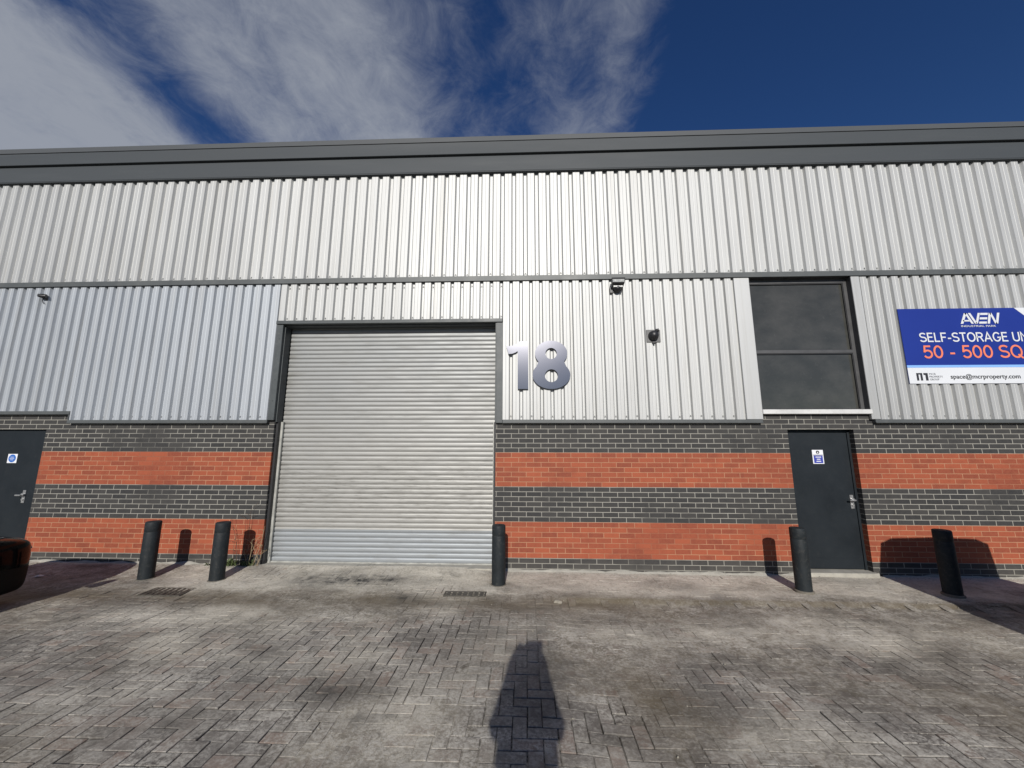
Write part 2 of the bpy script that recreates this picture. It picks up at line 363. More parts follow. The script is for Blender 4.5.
X0, X1, Y0, Y1 = -12.0, 12.0, -8.6, 0.0
def build_paving():
    w = .1; gap = .0028
    V = []; Fc = []; at = {k: [] for k in ('rnd', 'dirt', 'pale', 'brown', 'dark')}
    nx = int((X1 - X0) / w); ny = int((Y1 - Y0) / w)
    for i in range(nx):
        for j in range(ny):
            s = (i - j) % 4
            if s == 0: dx, dy = 2, 1
            elif s == 3: dx, dy = 1, 2
            else: continue
            if j + dy > ny: dy = 1
            jx, jy = random.uniform(-.0018, .0018), random.uniform(-.0018, .0018)
            a0 = X0 + i * w + gap + jx; a1 = X0 + (i + dx) * w - gap + jx; b0 = Y0 + j * w + gap + jy; b1 = min(Y0 + (j + dy) * w - gap + jy, -.004)
            cx, cy = (a0 + a1) / 2, (b0 + b1) / 2
            r = random.random(); dz = random.gauss(0, .0014) - (random.random() < .03) * .004; tx, ty = random.gauss(0, .008), random.gauss(0, .008)
            rot = random.gauss(0, .008)
            c = .0035; o = len(V)
            cr, sr = math.cos(rot), math.sin(rot)
            for inset, down in ((c, 0), (0, c * 1.1), (0, .04)):
                for x, y in ((a0 + inset, b0 + inset), (a1 - inset, b0 + inset), (a1 - inset, b1 - inset), (a0 + inset, b1 - inset)):
                    ux, uy = x - cx, y - cy
                    px, py = cx + ux * cr - uy * sr, cy + ux * sr + uy * cr
                    V.append((px, py, H(px, py) + dz + tx * ux + ty * uy - down + (random.uniform(-.0012, .0012) if down < .03 else 0)))
                    at['rnd'].append(r)
                    edge = 0 if down == 0 else .55 if down < .03 else .9  # joint dirt on chamfers and sides, painted darker to mute their sunlit edges
                    if down == 0:
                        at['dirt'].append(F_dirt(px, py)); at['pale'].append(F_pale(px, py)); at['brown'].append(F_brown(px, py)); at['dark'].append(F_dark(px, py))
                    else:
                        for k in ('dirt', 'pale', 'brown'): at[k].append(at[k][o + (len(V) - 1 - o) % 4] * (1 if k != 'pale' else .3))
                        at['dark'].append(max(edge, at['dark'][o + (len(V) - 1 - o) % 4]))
            Fc.append((o, o + 1, o + 2, o + 3))
            for k in (0, 4):
                for q in range(4):
                    q2 = (q + 1) % 4
                    Fc.append((o + k + q, o + k + 4 + q, o + k + 4 + q2, o + k + q2))
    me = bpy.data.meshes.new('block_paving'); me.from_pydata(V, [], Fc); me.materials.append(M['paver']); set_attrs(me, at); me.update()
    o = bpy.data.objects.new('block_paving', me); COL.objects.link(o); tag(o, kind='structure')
    # dirt that fills (and in places covers) the joints
    st = .04; gx = int((X1 - X0) / st); gy = int((Y1 - Y0) / st)
    V = []; Fc = []; at = {k: [] for k in ('rnd', 'dirt', 'pale', 'brown', 'dark')}
    for j in range(gy + 1):
        for i in range(gx + 1):
            x = X0 + i * st; y = Y0 + j * st
            d = F_dirt(x, y); n = fbm(x * 7, y * 7, 15, 4)
            z = H(x, y) - .014 + .0142 * d ** .8 + .0036 * n
            V.append((x, y, z)); at['rnd'].append(.5); at['dirt'].append(d); at['pale'].append(F_pale(x, y)); at['brown'].append(F_brown(x, y)); at['dark'].append(F_dark(x, y))
    for j in range(gy):
        for i in range(gx):
            a = j * (gx + 1) + i; Fc.append((a, a + 1, a + gx + 2, a + gx + 1))
    me = bpy.data.meshes.new('joint_dirt'); me.from_pydata(V, [], Fc); me.materials.append(M['joint']); set_attrs(me, at)
    me.polygons.foreach_set('use_smooth', [True] * len(me.polygons)); me.update()
    o = bpy.data.objects.new('paving_dirt', me); COL.objects.link(o); tag(o, kind='structure')
build_paving()
g = MB(); R_ = 400
g.add([(-R_, -R_, -.06), (R_, -R_, -.06), (R_, R_, -.06), (-R_, R_, -.06)], [(0, 1, 2, 3)])
tag(g.build('ground', M['asphalt']), kind='structure')

# ------------------------------------------------------------------ the building
B = empty('industrial_unit', (0, 0, 0))
tag(B, 'large silver clad industrial unit with dark and red banded brick base', 'building')
XL, XR, DEP = -16.0, 16.0, 24.0
SHL, SHR = -4.136, -.490           # shutter opening
DRL, DRR = 4.075, 5.075            # right door
DLL, DLR = -9.05, -8.040           # left door
WNL, WNR = 3.70, 5.325             # window

m = MB(); T = .25; bt = 2.40
for a, b in ((XL, DLL), (DLR, SHL), (SHR, DRL), (DRR, XR)): m.box(a, b, 0, T, -.3, 2.13)
for a, b in ((XL, SHL), (SHR, WNL), (WNR, XR)): m.box(a, b, 0, T, 2.13, bt)
m.box(WNL, WNR, 0, T, 2.13, 2.362)
m.build('brick_wall', M['brick'], B)
m = MB()
for a, b, z0, z1 in ((XL, SHL, bt, 6.9), (SHR, WNL, bt, 6.9), (WNR, XR, bt, 6.9), (SHL, SHR, 3.93, 6.9), (WNL, WNR, 4.64, 6.9)):
    m.box(a, b, .004, T, z0, z1)
m.build('inner_wall', M['void'], B)
m = MB(); m.box(XL, XR, DEP, DEP + .2, -.3, 6.9); m.box(XL, XL + .2, T, DEP, -.3, 6.9); m.box(XR - .2, XR, T, DEP, -.3, 6.9)
m.build('side_wall', M['clad'], B)
m = MB(); m.add([(XL, -.05, 7.25), (XR, -.05, 7.25), (XR, DEP / 2, 8.3), (XL, DEP / 2, 8.3), (XR, DEP + .2, 6.9), (XL, DEP + .2, 6.9)], [(0, 1, 2, 3), (3, 2, 4, 5)])
m.build('roof', M['cap'], B)

# trapezoidal sheet; valleys at v0 + k*pitch, crowns proud of them
def sheet(x0, x1, z0, z1, v0, pitch, crown, valley, yv, yc, mat, flatL=0, flatR=0, screws=()):
    pts = []; web = (pitch - crown - valley) / 2
    k0 = math.floor((x0 - v0) / pitch) - 1; k1 = math.ceil((x1 - v0) / pitch) + 1
    raw = []
    for k in range(k0, k1 + 1):
        c = v0 + k * pitch
        # crown edges carry a tiny stiffening bead
        raw += [(c - valley / 2 - web, yc), (c - valley / 2, yv), (c + valley / 2, yv), (c + valley / 2 + web, yc),
                (c + pitch / 2 - .006, yc), (c + pitch / 2, yc + .0016), (c + pitch / 2 + .006, yc)]
    def yat(x):
        for (a, ya), (b, yb) in zip(raw, raw[1:]):
            if a <= x <= b: return ya + (yb - ya) * (x - a) / (b - a + 1e-9)
        return yc
    lo, hi = x0 + flatL, x1 - flatR
    pts = ([(x0, yc), (lo - .001, yc)] if flatL else []) + [(lo, yat(lo))] + [p for p in raw if lo < p[0] < hi] + [(hi, yat(hi))] + ([(hi + .001, yc), (x1, yc)] if flatR else [])
    m = MB(); nz = 8
    rs = []
    for q in range(nz + 1):
        z = z0 + (z1 - z0) * q / nz
        rs.append([(x, y + .0022 * fbm(x * 2.1, z * 1.3, 6, 2), z) for x, y in pts])
    m.rings(rs, False, False, 0, closed=False)
    # sheet edge thickness at the bottom
    m.rings([[(x, y, z0) for x, y in pts], [(x, y + .004, z0) for x, y in pts]], False, False, 0, closed=False)
    for zs in screws:
        for k in range(k0, k1 + 1):
            c = v0 + k * pitch
            if lo + .02 < c < hi - .02:
                zz = zs + random.uniform(-.006, .006)
                m.cyl((c, yv + .003, zz), (c, yv - .007, zz), .0085, 8, 1)
                m.box(c - valley * .42, c + valley * .42, yv - .0025, yv + .002, zz - .020, zz - .013, 1)
    o = m.build('cladding_sheet', [mat, M['trim']], B)
    return o
LV = dict(pitch=.1672, crown=.100, valley=.031, yv=-.018, yc=-.054)
tag(sheet(XL, -7.632, 2.43, 4.64, -7.388, mat=M['clad_left'], screws=(2.49,), **LV))
sheet(-7.63, -4.222, 2.282, 4.64, -7.388, mat=M['clad_left'], screws=(2.34,), **LV)
sheet(-4.22, -.392, 3.965, 4.64, -.246, mat=M['clad'], flatL=.09, screws=(4.02, 4.56), **LV)
sheet(-.378, 3.448, 2.282, 4.64, -.246, mat=M['clad'], screws=(2.34,), **LV)
sheet(5.462, XR, 2.282, 4.64, 6.114, mat=M['clad'], screws=(2.34,), **LV)
sheet(XL, XR, 4.722, 6.80, -1.203, pitch=.2003, crown=.112, valley=.042, yv=-.020, yc=-.058, mat=M['clad'], screws=(4.78,))

m = MB(); m.box(3.446, 3.694, -.060, -.012, 2.284, 4.64, 0, .004); m.build('window_flashing', M['flash'], B)
m = MB(); m.box(5.332, 5.464, -.060, -.012, 2.284, 4.64, 0, .004); m.build('window_flashing', M['flash'], B)
# drip rail between the two tiers
m = MB(); m.box(XL, XR, -.074, .0, 4.638, 4.722, 0, .004); m.box(XL, XR, -.080, -.074, 4.632, 4.650)
m.build('drip_rail', M['trim'], B)
# base trims
for a, b, z in ((XL, -7.615, 2.375), (-7.632, -4.222, 2.227), (-.376, 3.68, 2.227), (5.376, XR, 2.227)):
    m = MB(); m.box(a, b, -.068, -.001, z + .006, z + .055, 0, .004); m.box(a, b, -.074, -.060, z, z + .008)
    if a == XL: m.box(b - .012, b, -.067, -.001, 2.285, z)
    m.build('base_trim', M['trim'], B)
# fascia and cap
m = MB(); m.box(XL - .1, XR + .1, -.105, .1, 6.690, 7.03, 0, .004); m.box(XL - .1, XR + .1, -.100, .0, 6.676, 6.690)
m.build('fascia_board', M['fascia'], B)
m = MB(); m.box(XL - .1, XR + .1, -.150, .1, 7.005, 7.243, 0, .004); m.build('gutter_face', M['fascia'], B)
m = MB(); m.box(XL - .1, XR + .1, -.145, .3, 7.247, 7.36, 0, .006); m.box(XL - .1, XR + .1, -.158, -.146, 7.250, 7.258); m.build('roof_capping', M['cap'], B)

# shutter frame
m = MB()
m.box(-4.222, -4.118, -.062, -.004, 2.278, 3.90, 0, .003); m.box(-4.132, -4.104, -.004, .150, 2.25, 3.90)
m.box(-.484, -.378, -.062, -.004, 2.230, 3.90, 0, .003); m.box(-.500, -.484, -.058, .130, 2.25, 3.90)
m.box(-4.232, -.386, -.086, -.004, 3.902, 3.962, 0, .004); m.box(-4.13, -.49, -.004, .30, 3.885, 3.928)
for z in (2.6, 2.95, 3.3, 3.65):
    for x in (-4.17, -.43): m.cyl((x, -.060, z), (x, -.068, z), .011, 8)
fr = m.build('shutter_frame', M['steel'], B)
m = MB(); m.box(-4.133, -4.098, .045, .150, -.02, 2.25); m.build('jamb_angle', M['blacksteel'], B)
m = MB(); m.box(-.525, -.492, .045, .150, -.02, 2.25); m.build('jamb_angle', M['blacksteel'], B)
# curtain of curved laths
m = MB(); pit = .075; zb = .052; pr = []
n = int((3.98 - zb) / pit)
for k in range(n):
    z = zb + k * pit
    dp = .0085
    for s_, d in ((0, .004), (.07, .0), (.13, -.006), (.25, -.0068), (.42, -dp), (.6, -.0075), (.78, -.007), (.90, -.0015), (.95, .005)):
        pr.append((.165 + d + .0015 * fbm(0, z * 2, 3, 2), z + s_ * pit))
cols = []
for i in range(25):
    x = -4.095 + (3.575) * i / 24
    cols.append([(x, y + .004 * fbm(x * 1.2, z * .9, 2, 2), z) for y, z in pr])
m.rings(cols, False, False, 0, closed=False)
sh = m.build('roller_shutter', M['shutter'], B, smooth=True, angle=50)
sh['label'] = 'tall galvanised roller shutter pulled fully down'
m = MB(); m.box(-4.085, -.528, .135, .185, .030, .062, 0, .004); m.build('bottom_bar', M['rail'], sh)
m = MB(); m.box(-4.100, -4.060, .110, .150, .02, 2.26, 0, .003); m.build('guide_rail', M['rail'], sh)
m = MB(); m.box(-.540, -.500, .110, .150, .02, 2.26, 0, .003); m.build('guide_rail', M['rail'], sh)
m = MB(); m.box(SHL, SHR, .24, .30, -.1, 4.0); m.build('shutter_backing', M['void'], B)
m = MB(); 
nx = 60
for i in range(nx):   # pale uneven threshold
    a = SHL + (SHR - SHL) * i / nx; b = SHL + (SHR - SHL) * (i + 1) / nx
    m.box(a, b, -.05 + .018 * fbm(i * .4, 0, 1, 3), .235, -.1, .042 + .006 * fbm(i * .5, 2, 1, 3))
m.build('shutter_threshold', M['concrete'], B)
# mortar fillet along the foot of the wall (setting: part of the building)
def fillet(a, b, hgt, dep):
    m = MB(); n = max(6, int((b - a) / .03)); rs = []
    for i in range(n + 1):
        x = a + (b - a) * i / n; k = .7 + .9 * fbm(x * 3.1, 4, 2, 4); k = max(.05, k); h0 = H(x, -dep) - .02
        rs.append([(x, -.0005, h0), (x, -dep * k - .004, h0), (x, -dep * k * .55, h0 + .02 + hgt * k * .45), (x, -.0005, h0 + .02 + hgt * k)])
    m.rings(rs, True, True); m.build('mortar_fillet', M['concrete'], B, smooth=True, angle=60)
fillet(SHR + .02, DRL - .1, .035, .07); fillet(DLR + .1, SHL - .05, .028, .06); fillet(DRR + .12, 11.5, .02, .05)

# doors: leaf (part) > frame, handle, notice
def door(x0, x1, y, z0, z1, hx, label):
    m = MB(); m.box(x0 + .035, x1 - .035, y, y + .05, z0 + .008, z1 - .035, 0, .004)
    d = m.build('door', M['doorp'], B); d['label'] = label
    m = MB()
    m.box(x0 + .001, x0 + .034, y - .012, y + .08, z0, z1); m.box(x1 - .034, x1 - .001, y - .012, y + .08, z0, z1); m.box(x0 + .034, x1 - .034, y - .012, y + .08, z1 - .034, z1)
    m.build('door_frame', M['doorp'], d)
    m = MB(); m.box(x0, x1, y + .07, y + .12, z0 - .05, z1); m.build('door_stop', M['blacksteel'], d)
    h = MB(); h.box(hx - .026, hx + .026, y - .010, y + .0, .93, 1.135, 0, .004)
    h.cyl((hx, y - .008, 1.06), (hx, y - .034, 1.06), .028, 18); h.cyl((hx, y - .034, 1.06), (hx, y - .066, 1.06), .013, 12)
    h.box(hx - .075, hx + .018, y - .074, y - .056, 1.048, 1.072, 0, .005); h.cyl((hx, y - .008, .985), (hx, y - .022, .985), .018, 14)
    h.build('door_handle', M['alu'], d, smooth=True)
    k = MB()
    k.box(x0 + .06, x1 - .06, y - .004, y, z0 + .02, z0 + .16); 
    k.build('kick_plate', M['doorp'], d)
    return d
dR = door(DRL, DRR, .105, .052, 2.128, 4.985, 'charcoal steel door with white and blue notice below the window')
m = MB(); xs, zs = 4.480, 1.600; y = .104
m.box(xs, xs + .168, y - .004, y, zs, zs + .215, 0, .0015)
m.box(xs + .016, xs + .152, y - .0062, y - .004, zs + .012, zs + .128, 1); m.box(xs + .010, xs + .158, y - .0060, y - .004, zs + .132, zs + .140, 2)
m.cyl((xs + .084, y - .003, zs + .178), (xs + .084, y - .0065, zs + .178), .026, 20, 2)
m.box(xs + .078, xs + .090, y - .0075, y - .0060, zs + .158, zs + .186, 0); m.box(xs + .070, xs + .078, y - .0075, y - .0060, zs + .174, zs + .180, 0)
for q, wq in enumerate((.085, .055, .07)): m.box(xs + .084 - wq / 2, xs + .084 + wq / 2, y - .008, y - .006, zs + .098 - q * .032, zs + .110 - q * .032, 0)
m.build('door_notice', [M['stick_white'], M['stick_blue'], M['sign_dark']], dR)
dL = door(DLL, DLR, .055, .02, 2.150, -8.27, 'charcoal steel door with round blue notice')
m = MB(); xs, zs = -8.688, 1.572; y = .054
m.box(xs, xs + .165, y - .004, y, zs, zs + .150, 0, .0015)
m.cyl((xs + .0825, y - .003, zs + .077), (xs + .0825, y - .0065, zs + .077), .064, 28, 1)
for q, wq in enumerate((.06, .08, .055)): m.box(xs + .0825 - wq / 2, xs + .0825 + wq / 2, y - .008, y - .0062, zs + .094 - q * .022, zs + .100 - q * .022, 0)
m.build('door_notice', [M['stick_white'], M['stick_cyan']], dL)
m = MB(); m.box(DRL + .004, DRR + .03, -.07, .23, -.1, .050, 0, .008); m.build('door_step', M['concrete'], B)
m = MB(); m.box(DLL, DLR, -.03, .18, -.1, .035, 0, .008); m.build('door_step', M['concrete'], B)

# window: frame (part) > panes, sill
m = MB(); y = .035
m.box(WNL + .002, WNL + .045, y, y + .07, 2.44, 4.636); m.box(WNR - .055, WNR - .002, y, y + .07, 2.44, 4.636)
m.box(WNL + .045, WNR - .055, y, y + .07, 4.56, 4.636); m.box(WNL + .045, WNR - .055, y, y + .07, 3.362, 3.412); m.box(WNL + .045, WNR - .055, y, y + .07, 2.437, 2.452)
m.box(WNR - .002, WNR + .006, -.058, y + .07, 2.44, 4.636); m.box(WNL - .006, WNL + .002, -.050, y + .07, 2.44, 4.636)
m.box(WNL, WNR, -.02, y + .07, 4.636, 4.640)
for a, b in ((3.412, 4.56), (2.452, 3.362)):   # rubber gaskets
    m.box(WNL + .045, WNL + .057, y + .012, y + .03, a, b, 1); m.box(WNR - .067, WNR - .055, y + .008, y + .03, a, b, 1)
    m.box(WNL + .057, WNR - .067, y + .008, y + .03, b - .016, b, 1); m.box(WNL + .057, WNR - .067, y + .012, y + .03, a, a + .008, 1)
w = m.build('window', [M['winframe'], M['blacksteel']], B)
for a, b in ((3.412, 4.56), (2.452, 3.362)):
    m = MB(); m.box(WNL + .05, WNR - .06, y + .030, y + .042, a + .002, b - .002); m.build('pane', M['glass'], w)
m = MB(); m.box(WNL - .008, WNR + .02, -.078, .034, 2.366, 2.436, 0, .005); m.build('window_sill', M['white'], w)
m = MB(); m.box(WNL, WNR, .14, .20, 2.4, 4.64); m.build('window_backing', M['void'], B)

# ------------------------------------------------------------------ writing
def text_bm(mb, s, x, z, h, yf, mi, align='LEFT', width=None, shear=0, off=0.0):
    """text as real thin letters facing -Y; h = cap height, width = fitted width"""
    c = bpy.data.curves.new('lettering', 'FONT'); c.body = s; c.align_x = 'LEFT'; c.extrude = .002; c.size = 1; c.shear = shear; c.offset = off
    c.resolution_u = 6
    o = bpy.data.objects.new('lettering', c); COL.objects.link(o); bpy.context.view_layer.update()
    dg = bpy.context.evaluated_depsgraph_get(); me = bpy.data.meshes.new_from_object(o.evaluated_get(dg))
    vs = [v.co.copy() for v in me.vertices]; fs = [tuple(p.vertices) for p in me.polygons]
    bpy.data.objects.remove(o); bpy.data.curves.remove(c); bpy.data.meshes.remove(me)
    xa, xb = min(v.x for v in vs), max(v.x for v in vs)
    capz = .73
    sz = h / capz; sx = sz if width is None else width / (xb - xa)
    wd = (xb - xa) * sx
    ox = x if align == 'LEFT' else x - wd / 2
    mb.add([(ox + (v.x - xa) * sx, yf - v.z, z + v.y * sz) for v in vs], fs, mi)

sg = empty('sign_board', (7.195, -.06, 2.834))
tag(sg, 'blue and white self storage advertising board fixed to the silver cladding', 'sign')
def loc_build(mb, name, mats, par, base, **kw):
    mb.v = [(x - base[0], y - base[1], z - base[2]) for x, y, z in mb.v]
    return mb.build(name, mats, par, **kw)
base = (7.195, -.06, 2.834)
sx0, sx1, sz0, sz1 = 5.975, 8.415, 2.834, 4.054
m = MB(); m.box(sx0, sx1, -.0665, -.058, sz0, sz1)
loc_build(m, 'panel', [M['sign_blue']], sg, base)
m = MB(); m.box(sx0 + .001, sx1 - .001, -.0685, -.0667, sz0 + .001, 3.088, 0); m.box(sx0 + .001, sx1 - .001, -.0683, -.0667, 3.090, 3.128, 1)
m.plate([(7.765, sz1 - .001), (8.03, 3.80), (8.414, 3.60), (8.414, sz1 - .001)], -.0683, -.0667, 0)
loc_build(m, 'white_band', [M['sign_white'], M['sign_light']], sg, base)
m = MB(); yl = -.0705
# AVEN wordmark drawn as slanted strokes
def stroke(p, q, wd, mi=0):
    (x0, z0), (x1, z1) = p, q
    m.plate([(x0, z0), (x0 + wd, z0), (x1 + wd, z1), (x1, z1)], yl - .0015, yl + .0015, mi)
az, at_ = 3.795, 3.972
def bar(x0, x1, z0, z1, sl=.0): m.plate([(x0, z0), (x1, z0), (x1 + sl, z1), (x0 + sl, z1)], yl - .0015, yl + .0015, 0)
stroke((6.905, az), (6.985, at_), .040); stroke((7.070, az), (6.990, at_), .036)      # A
bar(6.948, 7.05, az + .038, az + .062)
stroke((7.125, az), (7.045, at_), .036); stroke((7.135, az + .005), (7.195, at_), .034)      # V
for zz in (az, az + .070, at_ - .034): bar(7.185 + (zz - az) * .28, 7.300 + (zz - az) * .28, zz, zz + .034, .010)   # E
stroke((7.315, az), (7.362, at_), .036); stroke((7.428, az), (7.370, at_), .034); stroke((7.440, az), (7.490, at_), .036)     # N
text_bm(m, 'INDUSTRIAL PARK', 6.905, 3.742, .030, yl, 0, 'LEFT', .53, 0, .004)
SM = [M['sign_white'], M['sign_orange'], M['sign_dark'], M['sign_grey']]
loc_build(m, 'logo', SM, sg, base)
# plain grotesque capitals as even strokes; glyph box: width w, height 1
def A_(cx, cz, rx, rz, a, b, n=14): return [(cx + rx * math.cos(math.radians(a + (b - a) * i / n)), cz + rz * math.sin(math.radians(a + (b - a) * i / n))) for i in range(n + 1)]
GL = {
 'S': (.62, [A_(.31, .74, .25, .20, 25, 180, 10) + A_(.31, .74, .25, .235, 180, 255, 5)[1:] + A_(.31, .27, .27, .235, 75, 0, 5) + A_(.31, .27, .27, .21, 0, -160, 12)[1:]]),
 'E': (.56, [[(.52, .94), (.07, .94), (.07, .06), (.54, .06)], [(.07, .52), (.48, .52)]]),
 'L': (.52, [[(.07, 1), (.07, .06), (.50, .06)]]), 'F': (.53, [[(.07, 0), (.07, .94), (.52, .94)], [(.07, .50), (.46, .50)]]),
 '-': (.36, [[(.03, .37), (.33, .37)]]), 'T': (.58, [[(.29, 0), (.29, .94)], [(.0, .94), (.58, .94)]]),
 'O': (.76, [A_(.38, .5, .32, .45, 0, 360, 32)]), '0': (.60, [A_(.30, .5, .24, .44, 0, 360, 30)]),
 'R': (.64, [[(.07, 0), (.07, .94), (.36, .94)] + A_(.36, .72, .20, .22, 90, -90, 10)[1:] + [(.07, .50)], [(.36, .50), (.58, .0)]]),
 'A': (.68, [[(.03, 0), (.34, .97), (.65, 0)], [(.14, .32), (.54, .32)]]),
 'G': (.74, [A_(.38, .5, .31, .45, 40, 350, 26) + [(.69, .44), (.42, .44)]]),
 'U': (.66, [[(.07, 1), (.07, .32)] + A_(.33, .32, .26, .27, 180, 360, 14)[1:] + [(.59, 1)]]),
 'N': (.66, [[(.07, 0), (.07, .97), (.59, .03), (.59, 1)]]), 'I': (.22, [[(.11, 0), (.11, 1)]]),
 'Q': (.78, [A_(.38, .5, .32, .45, 0, 360, 32), [(.46, .26), (.74, -.03)]]),
 '5': (.60, [[(.52, .94), (.15, .94), (.10, .46)], A_(.30, .33, .25, .28, 142, -150, 18)]), ' ': (.26, [])}
def ribbon(mb, pts, hw, y, mi):
    closed = (Vector(pts[0]) - Vector(pts[-1])).length < 1e-5
    if closed: pts = pts[:-1]
    n = len(pts); L = []; Rr_ = []
    for i in range(n):
        p = Vector(pts[i]); a = Vector(pts[i - 1]) if (i > 0 or closed) else None; b = Vector(pts[(i + 1) % n]) if (i < n - 1 or closed) else None
        d1 = (p - a).normalized() if a is not None else (b - p).normalized(); d2 = (b - p).normalized() if b is not None else d1
        t = d1 + d2; t = t.normalized() if t.length > .2 else d1
        nrm = Vector((-t.y, t.x)); k = hw / max(.45, nrm.dot(Vector((-d1.y, d1.x))))
        L.append(p + nrm * k); Rr_.append(p - nrm * k)
    vs = [(q.x, y, q.y) for q in L] + [(q.x, y, q.y) for q in Rr_]
    fs = [(i, (i + 1) % n, n + (i + 1) % n, n + i) for i in range(n if closed else n - 1)]
    mb.add(vs, fs, mi)
def caps(mb, s_, x, z, h, width, weight, mi, trk=.075):
    tot = sum(GL[c][0] + trk for c in s_) - trk; k = width / tot; cx = x
    for c in s_:
        for q, st in enumerate(GL[c][1]): ribbon(mb, [(cx + u_ * k, z + v_ * h) for u_, v_ in st], weight, yl - .0012 - .0002 * q, mi)
        cx += (GL[c][0] + trk) * k
m = MB(); caps(m, 'SELF-STORAGE UNITS', 6.238, 3.502, .150, 1.915, .0105, 0); loc_build(m, 'headline_lettering', SM, sg, base)
m = MB(); caps(m, '50 - 500 SQ FT', 6.250, 3.238, .205, 1.885, .0140, 1); loc_build(m, 'size_lettering', SM, sg, base)
m = MB()
mz0, mz1 = 2.884, 3.002
for a, b in ((6.092, 6.122), (6.150, 6.180), (6.226, 6.262)): m.plate([(a, mz0), (b, mz0), (b, mz1 - .022), (a, mz1 - .022)], yl - .0015, yl + .0015, 2)
m.plate([(6.092, mz1 - .022), (6.180, mz1 - .022), (6.180, mz1), (6.092, mz1)], yl - .0016, yl + .0014, 2); m.plate([(6.200, mz1 - .030), (6.262, mz1 - .030), (6.262, mz1), (6.200, mz1)], yl - .0018, yl + .0012, 2)
for q, s_ in enumerate(('MCR', 'PROPERTY', 'GROUP')): text_bm(m, s_, 6.285, 2.973 - q * .043, .030, yl, 3, 'LEFT', (.10, .20, .14)[q])
loc_build(m, 'owner_logo', SM, sg, base)
m = MB(); text_bm(m, 'space@mcrproperty.com', 6.600, 2.912, .070, yl, 2, 'LEFT', 1.035, 0, .006); loc_build(m, 'email_lettering', SM, sg, base)

# house numerals
def arc(cx, cz, rx, rz, a0, a1, n): return [(cx + rx * math.cos(math.radians(a0 + (a1 - a0) * i / n)), cz + rz * math.sin(math.radians(a0 + (a1 - a0) * i / n))) for i in range(n + 1)]
base = (-.09, -.085, 2.77)
m = MB()
one = [(-.135, 2.77), (.036, 2.77), (.036, 3.558), (-.100, 3.558)] + [(-.135, 3.530), (-.185, 3.500), (-.235, 3.482), (-.318, 3.478), (-.286, 3.348), (-.225, 3.352), (-.170, 3.372), (-.135, 3.395)]
m.plate(one, -.098, -.085)
loc_build(m, 'house_number', M['digit'], None, (0, 0, 0))
n1 = bpy.context.scene.objects['house_number']
tag(n1, 'brushed steel numeral 1 standing off the cladding right of the shutter', 'number sign', 'steel unit numerals on the cladding')
for v in n1.data.vertices: v.co -= Vector(base)
n1.location = base
def eight():
    n = 40; m = MB(); yf, yb = -.098, -.085
    def outer():
        up = [(.409 + .262 * math.cos(a) * (1 if abs(math.cos(a)) < 2 else 1), 3.352 + .214 * math.sin(a)) for a in [math.radians(-38 + 256 * i / n) for i in range(n + 1)]]
        dn = [(.409 + .303 * math.cos(a), 2.997 + .229 * math.sin(a)) for a in [math.radians(142 + 256 * i / n) for i in range(n + 1)]]
        return up + dn
    ou = outer()
    def inner(cz, rx, rz): return [(.409 + rx * math.cos(2 * PI * i / n), cz + rz * math.sin(2 * PI * i / n)) for i in range(n)]
    h1, h2 = inner(3.352, .092, .093), inner(2.985, .105, .105)
    c = bpy.data.curves.new('eight', 'CURVE'); c.dimensions = '2D'; c.fill_mode = 'BOTH'; c.extrude = .0065
    for pl in (ou, h1, h2):
        sp = c.splines.new('POLY'); sp.points.add(len(pl) - 1); sp.use_cyclic_u = True
        for p, (x, z) in zip(sp.points, pl): p.co = (x, z, 0, 1)
    o = bpy.data.objects.new('eight', c); COL.objects.link(o); bpy.context.view_layer.update()
    me = bpy.data.meshes.new_from_object(o.evaluated_get(bpy.context.evaluated_depsgraph_get()))
    m.add([(v.co.x - .409, -v.co.z, v.co.y - 2.768) for v in me.vertices], [tuple(p.vertices) for p in me.polygons])
    bpy.data.objects.remove(o); bpy.data.curves.remove(c); bpy.data.meshes.remove(me)
    e = m.build('house_number', M['digit'], None, (.409, -.0915, 2.768))
    tag(e, 'brushed steel numeral 8 standing off the cladding right of the shutter', 'number sign', 'steel unit numerals on the cladding')
    return e
n8 = eight()
for nd, pts in ((n1, ((-.05, 2.9), (-.05, 3.45), (-.24, 3.41))), (n8, ((.41, 3.17), (.18, 3.36), (.63, 3.0)))):
    for x, z in pts:
        m = MB(); m.cyl((x - nd.location.x, -.084 - nd.location.y, z - nd.location.z), (x - nd.location.x, -.050 - nd.location.y, z - nd.location.z), .012, 10)
        m.build('stand_off', M['digit_side'], nd)

# ------------------------------------------------------------------ wall fittings
f0 = empty('flood_light', (1.52, -.06, 4.492)); f0.scale = (.88, .88, .88); tag(f0, 'black floodlight with motion sensor just below the drip rail', 'light')
m = MB(); m.rings([[(-.115, -.16, .02), (.115, -.16, .02), (.095, -.02, -.06), (-.095, -.02, -.06)], [(-.125, -.18, .115), (.125, -.18, .115), (.105, -.01, .115), (-.105, -.01, .115)]]); m.box(-.02, .02, -.03, .02, -.06, .06)
m.build('lamp_housing', M['plastic'], f0)
m = MB(); m.add([(-.105, -.1655, .035), (.105, -.1655, .035), (.11, -.176, .10), (-.11, -.176, .10)], [(0, 1, 2, 3)]); m.box(-.085, .085, -.125, -.05, -.046, -.020); m.build('lamp_glass', M['lens'], f0)
m = MB(); m.lathe([(.004, -.075), (.045, -.06), (.068, -.03), (.072, 0), (.06, .035), (.03, .055)], 20, (0, -.06, -.045)); m.build('motion_sensor', M['plastic'], f0, smooth=True)
m = MB(); m.box(-.13, .05, -.012, .02, -.115, .0, 0, .004); m.box(-.09, .09, -.02, -.012, -.1, -.02); m.build('back_plate', M['greyplastic'], f0)
